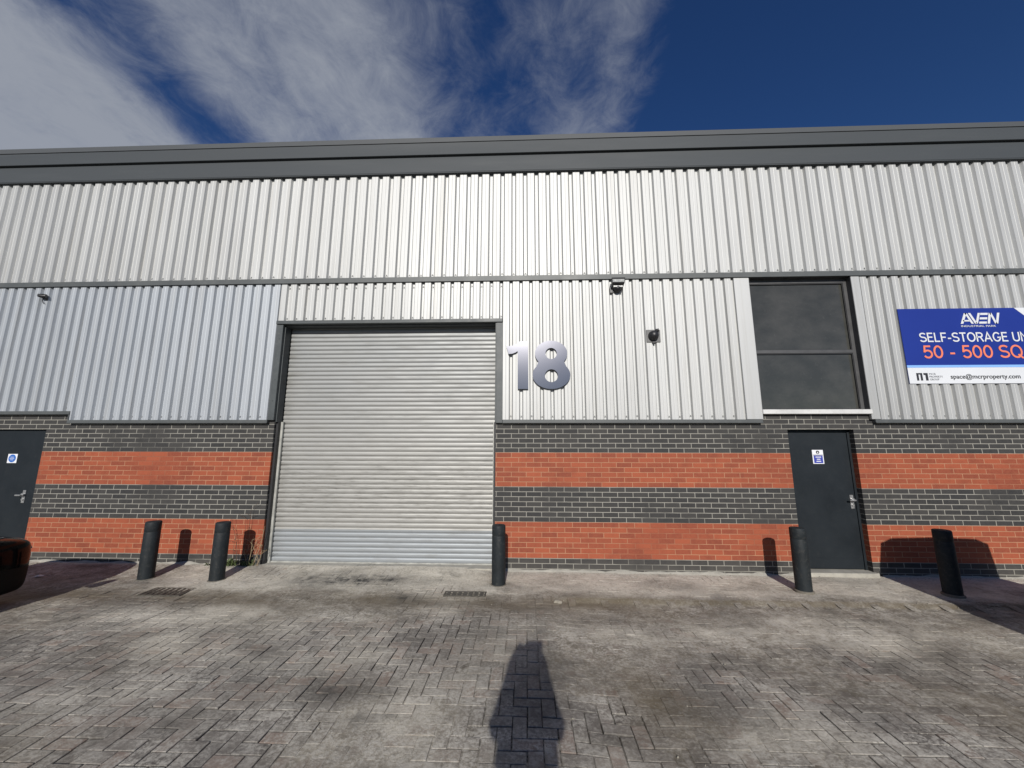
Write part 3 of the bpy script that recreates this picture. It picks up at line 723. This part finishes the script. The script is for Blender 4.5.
c0 = empty('security_camera', (2.07, -.055, 3.64)); tag(c0, 'black dome security camera on a square back plate', 'camera')
m = MB(); m.box(-.105, .118, -.016, .02, -.105, .105, 0, .005); m.build('back_plate', M['greyplastic'], c0)
m = MB(); m.box(-.02, .03, -.03, -.01, -.125, -.07); m.tube([(.0, -.016, .0), (.0, -.05, .0), (.0, -.085, -.006), (.0, -.11, -.012), (.0, -.122, -.014)], [.082, .082, .072, .045, .012], 24); m.build('dome', M['plastic'], c0, smooth=True)
m = MB(); m.tube([(.03, -.012, .05), (.05, -.045, .082), (.085, -.06, .088)], [.022, .030, .024], 12); m.build('side_sensor', M['plastic'], c0, smooth=True)
k0 = empty('wall_camera', (-8.46, -.055, 4.43)); k0.scale = (.72, .72, .85); tag(k0, 'small black camera with hanging cable high above the left door', 'camera')
m = MB(); m.tube([(-.08, -.10, .03), (0.0, -.07, .02), (.06, -.05, .025)], [.034, .046, .04], 12); m.box(-.09, .055, -.115, -.02, .045, .056); m.build('housing', M['plastic'], k0, smooth=True)
m = MB(); m.box(-.03, .05, -.05, .02, -.04, .04); m.tube([(-.02, -.03, .0), (-.045, -.03, -.06), (-.02, -.03, -.105), (.005, -.03, -.125)], .008, 6); m.build('cable', M['plastic'], k0)

# ------------------------------------------------------------------ bollards
proto = empty('bollard', (0, 0, 0))
m = MB(); r = .094
m.lathe([(r, -.12), (r - .0005, .15), (r + .0012, .3), (r, .45), (r, .63), (r - .002, .636), (r - .003, .642), (r, .648), (r, .762), (r - .003, .772), (r - .010, .777), (r - .04, .780), (.004, .781)], 40)
sl = m.build('sleeve', M['bollard'], proto, smooth=True, angle=50)
m = MB(); n = 30; rs = []
for rr, z in ((r + .001, .008), (r + .016, .001), (r + .02, -.03), (r, -.04)):
    rs.append([((rr + .010 * fbm(math.cos(2 * PI * i / n) * 2, math.sin(2 * PI * i / n) * 2, 3, 2) * (rr > r + .01)) * math.cos(2 * PI * i / n), rr * math.sin(2 * PI * i / n), z) for i in range(n)])
m.rings(rs, False, False); m.build('base_collar', M['collar'], proto, smooth=True)
BOL = [(-5.397, -.565, 0, 'charcoal bollard nearest the dark car, left of the drain grate'),
       (-4.363, -.565, .6, 'charcoal bollard beside the weeds at the left shutter jamb'),
       (-.388, -.575, 1.3, 'charcoal bollard standing in front of the right shutter jamb'),
       (3.600, -.690, 2.2, 'charcoal bollard partly hiding the edge of the door with the white and blue notice'),
       (5.412, -.735, 3.1, 'charcoal bollard in shadow below the blue sign')]
for i, (x, y, a, lab) in enumerate(BOL):
    o = proto if i == 0 else copy_tree(proto)
    o.location = (x, y, H(x, y) + (.0 if i < 3 else .02)); o.rotation_euler = (random.uniform(-.008, .008), random.uniform(-.008, .008), a)
    tag(o, lab, 'bollard', 'charcoal bollards in front of the wall')

# ------------------------------------------------------------------ drain grates
def grate(x0, x1, y0, y1, label, clog):
    cx, cy = (x0 + x1) / 2, (y0 + y1) / 2; hz = H(cx, cy) + .006
    e = empty('drain_grate', (cx, cy, hz)); tag(e, label, 'drain', 'drain grates in the paving')
    a, b = (x1 - x0) / 2, (y1 - y0) / 2
    m = MB(); t = .022
    m.box(-a, a, -b, -b + t, -.05, .004, 0, .002); m.box(-a, a, b - t, b, -.05, .004, 0, .002); m.box(-a, -a + t, -b + t, b - t, -.05, .004, 0, .002); m.box(a - t, a, -b + t, b - t, -.05, .004, 0, .002)
    m.build('frame', M['cast'], e)
    m = MB(); n = 7
    for k in range(n):
        x = -a + t + (2 * a - 2 * t) * (k + .5) / n
        m.box(x - .024, x + .024, -b + t, b - t, -.035, .002, 0, .002)
    m.box(-a + t, a - t, -.012, .012, -.03, .0025); m.build('grate_bars', M['cast'], e)
    m = MB(); m.box(-a + .004, a - .004, -b + .004, b - .004, -.055, -.045 if not clog else -.012); m.build('gully_pot', M['void'] if not clog else M['joint'], e)
grate(-4.92, -4.37, -1.15, -.88, 'cast iron drain grate between the two bollards left of the shutter', False)
grate(-1.06, -.52, -1.01, -.85, 'clogged cast iron drain grate by the bollard at the right shutter jamb', True)

# ------------------------------------------------------------------ weeds and bits
def stalks(name, x, y, spec, mat, label, cat, grp=None, seeds=True):
    m = MB(); z0 = H(x, y) - .02
    for (dx, dy, lx, ly, h, r) in spec:
        pts = []; n = 7; bend = random.uniform(-.04, .04)
        for k in range(n + 1):
            t = k / n
            pts.append((dx + lx * t + bend * math.sin(t * 3), min(dy + ly * t, -.012 - y) + .01 * math.sin(t * 5 + dx * 9), h * t))
        m.tube(pts, [r * (1 - .65 * k / n) for k in range(n + 1)], 6)
        for q in range(random.randint(3, 6)):
            i = random.randint(2, n); p = pts[i]; a = random.uniform(0, 2 * PI); l = random.uniform(.05, .13)
            e = (p[0] + l * math.cos(a), min(p[1] + .4 * l * math.sin(a), -.01 - y), p[2] + l * random.uniform(.3, .9))
            mid = tuple((u + v) / 2 + .008 for u, v in zip(p, e)); m.tube([p, mid, e], [r * .4, r * .33, r * .25], 5)
            if seeds: m.lathe([(.001, -.007), (.005, 0), (.001, .008)], 6, e)
    o = m.build(name, mat, None, (x, y, z0), smooth=True); tag(o, label, cat, grp)
stalks('dried_weed', -4.16, -.07, [(-.12, 0, .05, -.03, .40, .0062), (-.06, .02, .13, .01, .60, .0058), (.0, 0, .07, -.02, .34, .005), (.03, .01, -.10, .0, .30, .0045), (-.15, .03, .16, .0, .48, .004), (-.10, -.01, -.09, 0, .26, .004)],
       M['straw'], 'tall straw coloured dead weed leaning on the left shutter jamb', 'weed')
stalks('dried_weed', -4.45, -.055, [(0, 0, .12, .0, .86, .0055), (.02, .01, .02, .01, .70, .004), (-.03, 0, -.12, .0, .62, .005), (.05, 0, .16, .0, .45, .004), (-.06, .01, -.02, .0, .40, .004), (.08, 0, .05, 0, .55, .004)],
       M['darkstem'], 'thin dark dead weed against the red brick behind the bollard', 'weed')
def tuft(x, y, n, hgt, label):
    m = MB()
    for k in range(n):
        a = random.uniform(0, 2 * PI); l = hgt * random.uniform(.5, 1.1); ox, oy = random.gauss(0, .05), random.gauss(0, .02)
        d = Vector((math.cos(a), .45 * math.sin(a), random.uniform(.6, 1.6))).normalized(); s = Vector((-math.sin(a), math.cos(a), 0)) * random.uniform(.006, .014)
        p0 = Vector((ox, min(oy, -y - .02), 0)); p1 = p0 + d * l * .55; p2 = p0 + d * l * .95 + Vector((0, 0, -l * .18))
        p1.y = min(p1.y, -y - .01); p2.y = min(p2.y, -y - .008)
        m.add([p0 - s * .4, p0 + s * .4, p1 + s, p1 - s, p2], [(0, 1, 2, 3), (3, 2, 4)])
    o = m.build('weed_tuft', M['leaf'], None, (x, y, H(x, y) - .008)); tag(o, label, 'weed', 'green weeds along the wall foot')
tuft(-4.86, -.07, 24, .10, 'small green weed tuft at the wall foot between the two bollards left of the shutter')
tuft(-4.56, -.08, 60, .17, 'biggest green weed tuft, just left of the bollard shadow near the shutter')
tuft(-4.30, -.07, 46, .15, 'green weed tuft at the foot of the dead stalks beside the jamb')
m = MB(); n = 10
m.rings([[((.055 * k + .008 * math.sin(i * 2.3)) * math.cos(2 * PI * i / n), (.04 * k + .006 * math.cos(i * 3.1)) * math.sin(2 * PI * i / n), z) for i in range(n)] for k, z in ((.9, -.02), (1, .008), (.75, .024), (.3, .03))])
tag(m.build('stone', M['stone'], None, (.375, -1.13, H(.375, -1.13)), smooth=True), 'pale flat stone on the paving by the start of the low step', 'stone')
m = MB(); m.add([(-.06, -.02, .004), (.03, -.035, .012), (.07, .015, .006), (-.02, .035, .02), (.0, 0, .028)], [(0, 1, 4), (1, 2, 4), (2, 3, 4), (3, 0, 4)])
tag(m.build('paper_scrap', M['litter'], None, (-7.0, -.55, H(-7, -.55) + .004)), 'crumpled white paper scrap on the shaded paving beside the dark car', 'litter')
# crumbs of mortar and grit: nobody could count them
m = MB()
for k in range(700):
    x = random.uniform(-8, 8); y = -abs(random.gauss(0, .12)) - .02 if random.random() < .6 else random.uniform(-3.6, -.1)
    if random.random() < .3: y = -1.06 + random.gauss(0, .05); x = random.uniform(.2, 7)
    s = random.choice((.003, .004, .004, .005, .008)) * random.uniform(.6, 1.2); z = H(x, y) + s * .3 + .002; a = random.uniform(0, PI)
    c, d = math.cos(a) * s, math.sin(a) * s
    m.add([(x + c, y + d, z), (x - d * .8, y + c * .8, z), (x - c, y - d * .9, z), (x + d, y - c, z), (x + c * .2, y, z + s * .9), (x, y, z - s)], [(0, 1, 4), (1, 2, 4), (2, 3, 4), (3, 0, 4), (1, 0, 5), (2, 1, 5), (3, 2, 5), (0, 3, 5)])
tag(m.build('gravel', M['grit']), kind='stuff')

# ------------------------------------------------------------------ cars (nose or tail towards the wall, local y = 0 at that end, body runs to -y)
def car(name, loc, paintmat, label, prof, endlamp, lampname, grp=None):
    e = empty(name, loc); tag(e, label, 'car', grp)
    body = MB(); NS = 9
    rs = []
    for y, w, zb, zs, zt in prof:
        zm = (zb + zs) / 2
        half = [(0.0, zb), (w * .90, zb), (w * .985, zb + .05), (w, zm), (w * .985, zs - .05), (w * .93, zs), (w * .70, (zs + zt) / 2 + .02 if zt > zs else zt), (w * .35, zt + .015), (0, zt + .02)]
        ring = [(-x, y, z) for x, z in reversed(half[1:])] + [(0, y, half[0][1])] + [(x, y, z) for x, z in half[1:-1]]
        rs.append(ring)
    body.rings(rs, True, True)
    o = body.build('body', [paintmat, M['bumper']], e, smooth=True, angle=40)
    for p in o.data.polygons: p.material_index = 1 if p.center.z < .36 else 0
    sub = o.modifiers.new('smooth', 'SUBSURF'); sub.levels = 2; sub.render_levels = 2
    return e
def cabin(e, sect, paintmat):
    m = MB(); rs = []
    for y, wb, wt, zb, zt in sect:
        rs.append([(-wb, y, zb), (-wb * .985, y, zb + .05), (-wt, y, zt - .05), (-wt * .8, y, zt), (wt * .8, y, zt), (wt, y, zt - .05), (wb * .985, y, zb + .05), (wb, y, zb)])
    m.rings(rs, True, True)
    g = m.build('cabin_glass', M['carglass'], e, smooth=True, angle=50)
    m = MB(); rs = []
    for y, wb, wt, zb, zt in sect[1:-1]:
        rs.append([(-wt - .012, y, zt - .06), (-wt * .8, y, zt + .012), (0, y, zt + .03), (wt * .8, y, zt + .012), (wt + .012, y, zt - .06)])
    m.rings(rs, False, False, closed=False)
    for s in (-1, 1):
        for a, b in ((0, 1), (-1, -2)):
            (y0, w0, t0, zb0, z0), (y1, w1, t1, zb1, z1) = sect[a], sect[b]
            m.tube([(s * (w0 + .005), y0, zb0), (s * (t1 - .02), y1, z1 - .09)], .035, 8)
        mid = len(sect) // 2; y0, w0, t0, zb0, z0 = sect[mid]; m.tube([(s * (w0 + .006), y0, zb0), (s * (t0 - .02), y0, z0 - .09)], .03, 8)
    m.build('roof', paintmat, e, smooth=True)
def wheels(e, ys, tr, r=.31):
    for y in ys:
        for s in (-1, 1):
            m = MB(); prof = [(r - .10, -.09), (r - .02, -.10), (r, -.07), (r, .07), (r - .02, .10), (r - .10, .09)]
            rs = [[(s * tr + z, y + rr * math.cos(2 * PI * i / 28), r + rr * math.sin(2 * PI * i / 28)) for i in range(28)] for rr, z in prof]
            m.rings(rs, True, True); w = m.build('wheel', M['tyre'], e, smooth=True)
            m = MB()
            for k in range(5):
                a = 2 * PI * k / 5; xx = s * (tr + .096)
                m.tube([(xx, y, r), (xx, y + (r - .09) * math.cos(a), r + (r - .09) * math.sin(a))], [.035, .024], 6)
            m.cyl((s * (tr + .085), y, r), (s * (tr + .105), y, r), .06, 16); m.build('rim', M['rim'], w, smooth=True)
def mirrors(e, y, w, z, mat):
    for s in (-1, 1):
        m = MB(); m.tube([(s * w, y, z), (s * (w + .06), y, z + .03), (s * (w + .13), y - .01, z + .05), (s * (w + .19), y - .02, z + .05)], [.025, .05, .075, .05], 10); m.build('wing_mirror', mat, e, smooth=True)
# black car, nose to the wall: only its front corner is in the picture
P_nose = [(0.0, .58, .17, .62, .65), (-.02, .70, .14, .68, .70), (-.10, .80, .12, .715, .74), (-.28, .865, .12, .745, .78), (-.62, .895, .12, .78, .83), (-1.2, .90, .18, .86, .92), (-2.0, .905, .18, .90, .93), (-3.0, .905, .18, .92, .95), (-3.7, .88, .2, .93, .97), (-4.15, .80, .24, .92, .95), (-4.26, .68, .32, .85, .88)]
cA = car('parked_car', (-6.845, -1.34, 0), M['carpaint'], 'glossy black car parked nose to the wall, only its front corner showing', P_nose, None, None)
cabin(cA, [(-1.15, .74, .70, .88, .93), (-1.85, .80, .60, .90, 1.40), (-2.5, .82, .62, .90, 1.45), (-3.3, .82, .60, .92, 1.42), (-3.95, .76, .66, .93, 1.02)], M['carpaint'])
wheels(cA, (-.80, -3.40), .80); mirrors(cA, -1.55, .90, .92, M['carpaint'])
for s in (-1, 1):
    m = MB(); m.rings([[(s * .46, -.045, .575), (s * .66, -.09, .59), (s * .72, -.14, .60), (s * .71, -.15, .64), (s * .66, -.10, .64), (s * .46, -.05, .62)], [(s * .46, -.004, .575), (s * .66, -.012, .59), (s * .72, -.04, .60), (s * .71, -.05, .64), (s * .66, -.025, .64), (s * .46, -.008, .62)]]); m.build('headlight', M['headlamp'], cA, smooth=True)
m = MB(); m.box(-.42, .42, -.03, .012, .30, .42, 0, .01); m.build('grille', M['plastic'], cA)
# grey hatchback backed towards the wall beyond the right edge; its shadow reaches the wall
P_tail = [(0.0, .66, .32, .78, .80), (-.04, .74, .26, .88, .90), (-.16, .82, .22, .93, .96), (-.45, .865, .19, .945, .98), (-1.1, .885, .18, .93, .97), (-2.0, .885, .18, .91, .95), (-2.75, .88, .18, .88, .94), (-3.3, .86, .18, .80, .86), (-3.7, .80, .19, .73, .77), (-3.88, .66, .22, .66, .69), (-3.93, .5, .27, .60, .62)]
cB = car('parked_car', (5.955, -1.95, 0), M['carpaint_grey'], 'dark grey hatchback backed towards the wall below the blue sign', P_tail, None, None)
cabin(cB, [(-.06, .80, .76, .93, 1.10), (-.34, .82, .75, .95, 1.56), (-1.1, .84, .76, .94, 1.61), (-1.9, .84, .75, .93, 1.56), (-2.75, .78, .72, .90, .97)], M['carpaint_grey'])
wheels(cB, (-.72, -3.15), .78); mirrors(cB, -2.35, .885, .95, M['carpaint_grey'])
for s in (-1, 1):
    m = MB(); m.rings([[(s * .58, -.03, .72), (s * .80, -.12, .74), (s * .80, -.14, .90), (s * .66, -.06, .90)], [(s * .58, .012, .72), (s * .815, -.08, .74), (s * .81, -.10, .89), (s * .66, -.02, .89)]]); m.build('tail_light', M['taillamp'], cB, smooth=True)

# ------------------------------------------------------------------ the photographer, behind the lens: only the shadow shows
def skin_mesh(verts, edges, radii, root=0, levels=2):
    me = bpy.data.meshes.new('tmp'); me.from_pydata(verts, edges, []); o = bpy.data.objects.new('tmp', me); COL.objects.link(o)
    sk = o.modifiers.new('s', 'SKIN'); sk.use_smooth_shade = True
    for v, r in zip(me.skin_vertices[0].data, radii): v.radius = (r, r) if isinstance(r, (int, float)) else r
    me.skin_vertices[0].data[root].use_root = True
    ss = o.modifiers.new('d', 'SUBSURF'); ss.levels = levels
    bpy.context.view_layer.update()
    out = bpy.data.meshes.new_from_object(o.evaluated_get(bpy.context.evaluated_depsgraph_get()))
    bpy.data.objects.remove(o); bpy.data.meshes.remove(me)
    return out
PX, PY = -.06, -6.53
V = []; E = []; Rr = []
def nv(p, r, par=None):
    V.append((p[0], p[1], p[2])); Rr.append(r)
    if par is not None: E.append((par, len(V) - 1))
    return len(V) - 1
pel = nv((0, 0, 1.02), .18); wa = nv((0, .0, 1.18), .18, pel); ch = nv((0, .0, 1.40), .19, wa); up_ = nv((0, -.01, 1.54), .15, ch)
nk = nv((0, .01, 1.63), .115, up_); hb = nv((0, .03, 1.72), .095, nk); hd = nv((0, .04, 1.82), .098, hb); ht = nv((0, .03, 1.90), .080, hd)
for s in (-1, 1):
    hip = nv((s * .095, 0, .95), .105, pel); kn = nv((s * .12, .02, .53), .068, hip); an = nv((s * .13, -.01, .10), .045, kn); nv((s * .15, .15, .045), .042, an)
    sh_ = nv((s * .165, 0, 1.54), .115, up_); el = nv((s * .185, .13, 1.40), .075, sh_); wr = nv((s * .120, .235, 1.68), .056, el); nv((s * .14, 0, 1.32), .135, ch); nv((s * .13, 0, 1.12), .13, wa); pm = nv((s * .118, .262, 1.80), .052, wr)
    for q, (zz, ln) in enumerate(((1.845, .050), (1.830, .056), (1.810, .054), (1.790, .045))):
        k1 = nv((s * .100, .288, zz - .012), .0095, pm); k2 = nv((s * .080, .288 + .018, zz), .009, k1); nv((s * (.080 - ln * .5), .288 + .022, zz + .004), .008, k2)
    t1 = nv((s * .100, .24, 1.81), .012, pm); t2 = nv((s * .072, .255, 1.835), .010, t1); nv((s * .055, .272, 1.842), .009, t2)
pm_ = skin_mesh(V, E, Rr, 0, 1)
for mm in ('skin', 'jacket', 'jeans', 'plastic'): pm_.materials.append(M[mm])
for p in pm_.polygons:
    c = p.center
    p.material_index = 3 if c.z < .09 else 2 if c.z < .98 else 0 if (c.z > 1.60 and abs(c.x) < .13 and c.y < .17) or c.y > .235 else 1
person = bpy.data.objects.new('person', pm_); COL.objects.link(person); person.location = (PX, PY, H(PX, PY))
tag(person, 'standing person in navy jacket and dark jeans holding a phone up to photograph the unit', 'person')
m = MB(); rs = []
for z, rx, ry, yo in ((1.74, .088, .07, -.02), (1.80, .104, .088, -.005), (1.86, .104, .098, .005), (1.92, .088, .090, .012), (1.965, .05, .052, .015), (1.978, .01, .01, .015)):
    rs.append([(rx * math.cos(2 * PI * i / 24), yo + ry * math.sin(2 * PI * i / 24) * (1 if math.sin(2 * PI * i / 24) < 0 or z > 1.88 else .35), z) for i in range(24)])
m.rings(rs, True, True); m.build('hair', M['hair'], person, smooth=True, angle=80)
m = MB(); m.tube([(0, .125, 1.80), (0, .150, 1.775), (0, .135, 1.765)], [.010, .016, .010], 10); m.build('nose', M['skin'], person, smooth=True)
for s in (-1, 1):
    m = MB(); m.lathe([(.001, -.012), (.011, -.006), (.013, 0), (.011, .006), (.001, .012)], 12, (s * .034, .122, 1.815)); m.build('eye', M['sign_white'], person, smooth=True)
    m = MB(); m.tube([(s * .098, .04, 1.79), (s * .108, .03, 1.81), (s * .1, .03, 1.835)], [.010, .014, .012], 8); m.build('ear', M['skin'], person, smooth=True)
m = MB(); m.tube([(-.026, .122, 1.742), (0, .13, 1.740), (.026, .122, 1.742)], [.004, .007, .004], 8); m.build('mouth', M['skin'], person, smooth=True)
m = MB(); m.box(-.078, .078, -.0045, .0045, -.037, .037, 0, .003); m.cyl((.055, .0045, .018), (.055, .006, .018), .008, 14)
ph = m.build('phone', M['plastic'], None, (PX + .06, -6.222, 1.835)); tag(ph, 'black phone held sideways in both hands of the person', 'phone')

# ------------------------------------------------------------------ tree belt far behind the lens, mirrored darkly in the window
m = MB()
for k in range(26):
    tx = -60 + k * 4.8 + random.uniform(-1.5, 1.5); ty = -58 + random.uniform(-4, 4); hh = random.uniform(6, 10.5)
    m.tube([(tx, ty, 0), (tx + random.uniform(-.3, .3), ty, hh * .5), (tx + random.uniform(-.6, .6), ty, hh * .85)], [.28, .2, .06], 8, 1)
    for q in range(230):
        u = random.random(); rad = (1 - abs(u - .4)) * 2.4; a = random.uniform(0, 2 * PI); rr = rad * random.random() ** .6
        c = Vector((tx + rr * math.cos(a), ty + rr * math.sin(a), hh * (.28 + .72 * u))); s = random.uniform(.18, .45)
        d1 = Vector((random.gauss(0, 1), random.gauss(0, 1), random.gauss(0, 1))).normalized() * s; d2 = d1.cross(Vector((random.gauss(0, 1), random.gauss(0, 1), random.gauss(0, 1)))).normalized() * s
        m.add([c - d1, c - d2 * .5, c + d1, c + d2 * .5], [(0, 1, 2, 3)], 0)
tag(m.build('treeline', [M['treeleaf'], M['bark']]), kind='stuff')

# ------------------------------------------------------------------ light, sky, camera
SUN_EL, SUN_AZ = 24.5, -1.0      # azimuth measured from straight behind the camera
dsun = Vector((math.sin(math.radians(SUN_AZ)) * math.cos(math.radians(SUN_EL)), -math.cos(math.radians(SUN_AZ)) * math.cos(math.radians(SUN_EL)), math.sin(math.radians(SUN_EL))))
sl_ = bpy.data.lights.new('sun', 'SUN'); sl_.energy = 4.4; sl_.angle = math.radians(.53); sl_.color = (1.0, .955, .885)
so = bpy.data.objects.new('sun', sl_); COL.objects.link(so); so.rotation_euler = dsun.to_track_quat('Z', 'Y').to_euler(); so.location = (0, -20, 15)

W = bpy.data.worlds.new('World'); S.world = W; W.use_nodes = True; nt = W.node_tree
bg = nt.nodes['Background']
def wn(typ, **kw):
    n = nt.nodes.new(typ)
    for k, v in kw.items(): setattr(n, k, v)
    return n
sky = wn('ShaderNodeTexSky', sky_type='NISHITA'); sky.sun_disc = False; sky.sun_elevation = math.radians(SUN_EL)
sky.sun_rotation = math.atan2(dsun.x, dsun.y); sky.air_density = 1.0; sky.dust_density = .05; sky.ozone_density = 4.5; sky.altitude = 200
tc = wn('ShaderNodeTexCoord'); sep = wn('ShaderNodeSeparateXYZ'); nt.links.new(tc.outputs['Generated'], sep.inputs[0])
def wm(op, a, b=None, clamp=False):
    n = wn('ShaderNodeMath', operation=op); n.use_clamp = clamp
    for i, v in ((0, a), (1, b)):
        if v is None: continue
        if isinstance(v, (int, float)): n.inputs[i].default_value = v
        else: nt.links.new(v, n.inputs[i])
    return n.outputs[0]
zc = wm('MAXIMUM', sep.outputs[2], .06); u = wm('DIVIDE', sep.outputs[0], zc); v = wm('DIVIDE', sep.outputs[1], zc)
def wnoise(su, sv, off, scale, det=6, rough=.6, dist=0.0):
    c = wn('ShaderNodeCombineXYZ'); nt.links.new(wm('MULTIPLY', u, su), c.inputs[0]); nt.links.new(wm('MULTIPLY', v, sv), c.inputs[1]); c.inputs[2].default_value = off
    n = wn('ShaderNodeTexNoise'); n.inputs['Scale'].default_value = scale; n.inputs['Detail'].default_value = det; n.inputs['Roughness'].default_value = rough; n.inputs['Distortion'].default_value = dist
    nt.links.new(c.outputs[0], n.inputs['Vector']); return n.outputs['Fac']
nA = wnoise(1.0, .60, 3.3, 2.6, 10, .66, .6); nB = wnoise(1.0, .9, 7.7, 8.0, 10, .7, .6); nW = wnoise(.8, .5, 1.1, 1.6, 3, .5)
# cloud streets run along v; cover depends on u (wobbled)
uu = wm('ADD', u, wm('MULTIPLY', wm('SUBTRACT', nW, .5), .34))
cr = wn('ShaderNodeValToRGB'); el = cr.color_ramp.elements
stops = [(-1.6, .95), (-1.20, .92), (-1.06, .50), (-.98, .47), (-.82, .74), (-.55, .76), (-.36, .76), (-.25, .56), (-.1, .50), (.05, .60), (.22, .60), (.34, .40), (.47, .04), (1.6, .0)]
el[0].position = 0; el[0].color = (.95,) * 3 + (1,); el[1].position = 1; el[1].color = (0, 0, 0, 1)
for s_, val in stops[1:-1]:
    e_ = el.new((s_ + 1.6) / 3.2); e_.color = (val, val, val, 1)
nt.links.new(wm('DIVIDE', wm('ADD', uu, 1.6), 3.2, True), cr.inputs[0])
cov = cr.outputs[0]
nz = wm('ADD', wm('MULTIPLY', nA, .56), wm('MULTIPLY', nB, .44))
dens = wn('ShaderNodeMapRange'); dens.interpolation_type = 'SMOOTHSTEP'
nt.links.new(wm('ADD', nz, wm('SUBTRACT', cov, .5)), dens.inputs['Value']); dens.inputs['From Min'].default_value = .40; dens.inputs['From Max'].default_value = .96
fade = wn('ShaderNodeMapRange'); nt.links.new(sep.outputs[1], fade.inputs['Value']); fade.inputs['From Min'].default_value = -.1; fade.inputs['From Max'].default_value = .15; fade.inputs['To Min'].default_value = .5
d_ = wm('MULTIPLY', dens.outputs[0], wm('MULTIPLY', fade.outputs[0], .88))
mixc = wn('ShaderNodeMix', data_type='RGBA')
nt.links.new(d_, mixc.inputs[0]); hs = wn('ShaderNodeHueSaturation'); hs.inputs['Saturation'].default_value = 1.18; hs.inputs['Hue'].default_value = .513; nt.links.new(sky.outputs[0], hs.inputs['Color']); nt.links.new(hs.outputs[0], mixc.inputs[6])
mixc.inputs[7].default_value = (5.3, 5.7, 6.5, 1)
nt.links.new(mixc.outputs[2], bg.inputs['Color']); bg.inputs['Strength'].default_value = .062

cam = bpy.data.cameras.new('camera'); co = bpy.data.objects.new('camera', cam); COL.objects.link(co); S.camera = co
f, yaw, pit_, rol = 384.715, .0370, .1656, .0019
cy, sy = math.cos(yaw), math.sin(yaw)
Fw = Vector((-sy * math.cos(pit_), cy * math.cos(pit_), math.sin(pit_))); rt = Vector((cy, sy, 0)); up = rt.cross(Fw)
Rv = math.cos(rol) * rt + math.sin(rol) * up; Uv = -math.sin(rol) * rt + math.cos(rol) * up
mw = Matrix((Rv, Uv, -Fw)).transposed().to_4x4(); mw.translation = Vector((0, -6.1995, 1.8309)); co.matrix_world = mw
cam.sensor_fit = 'HORIZONTAL'; cam.sensor_width = 36; cam.lens = f / 1024 * 36; cam.clip_start = .02; cam.clip_end = 2000

S.view_settings.view_transform = 'Standard'; S.view_settings.look = 'None'; S.view_settings.exposure = 0.0; S.view_settings.gamma = 1
S.render.engine = 'CYCLES'; S.cycles.max_bounces = 6
S.render.resolution_x = 1024; S.render.resolution_y = 768
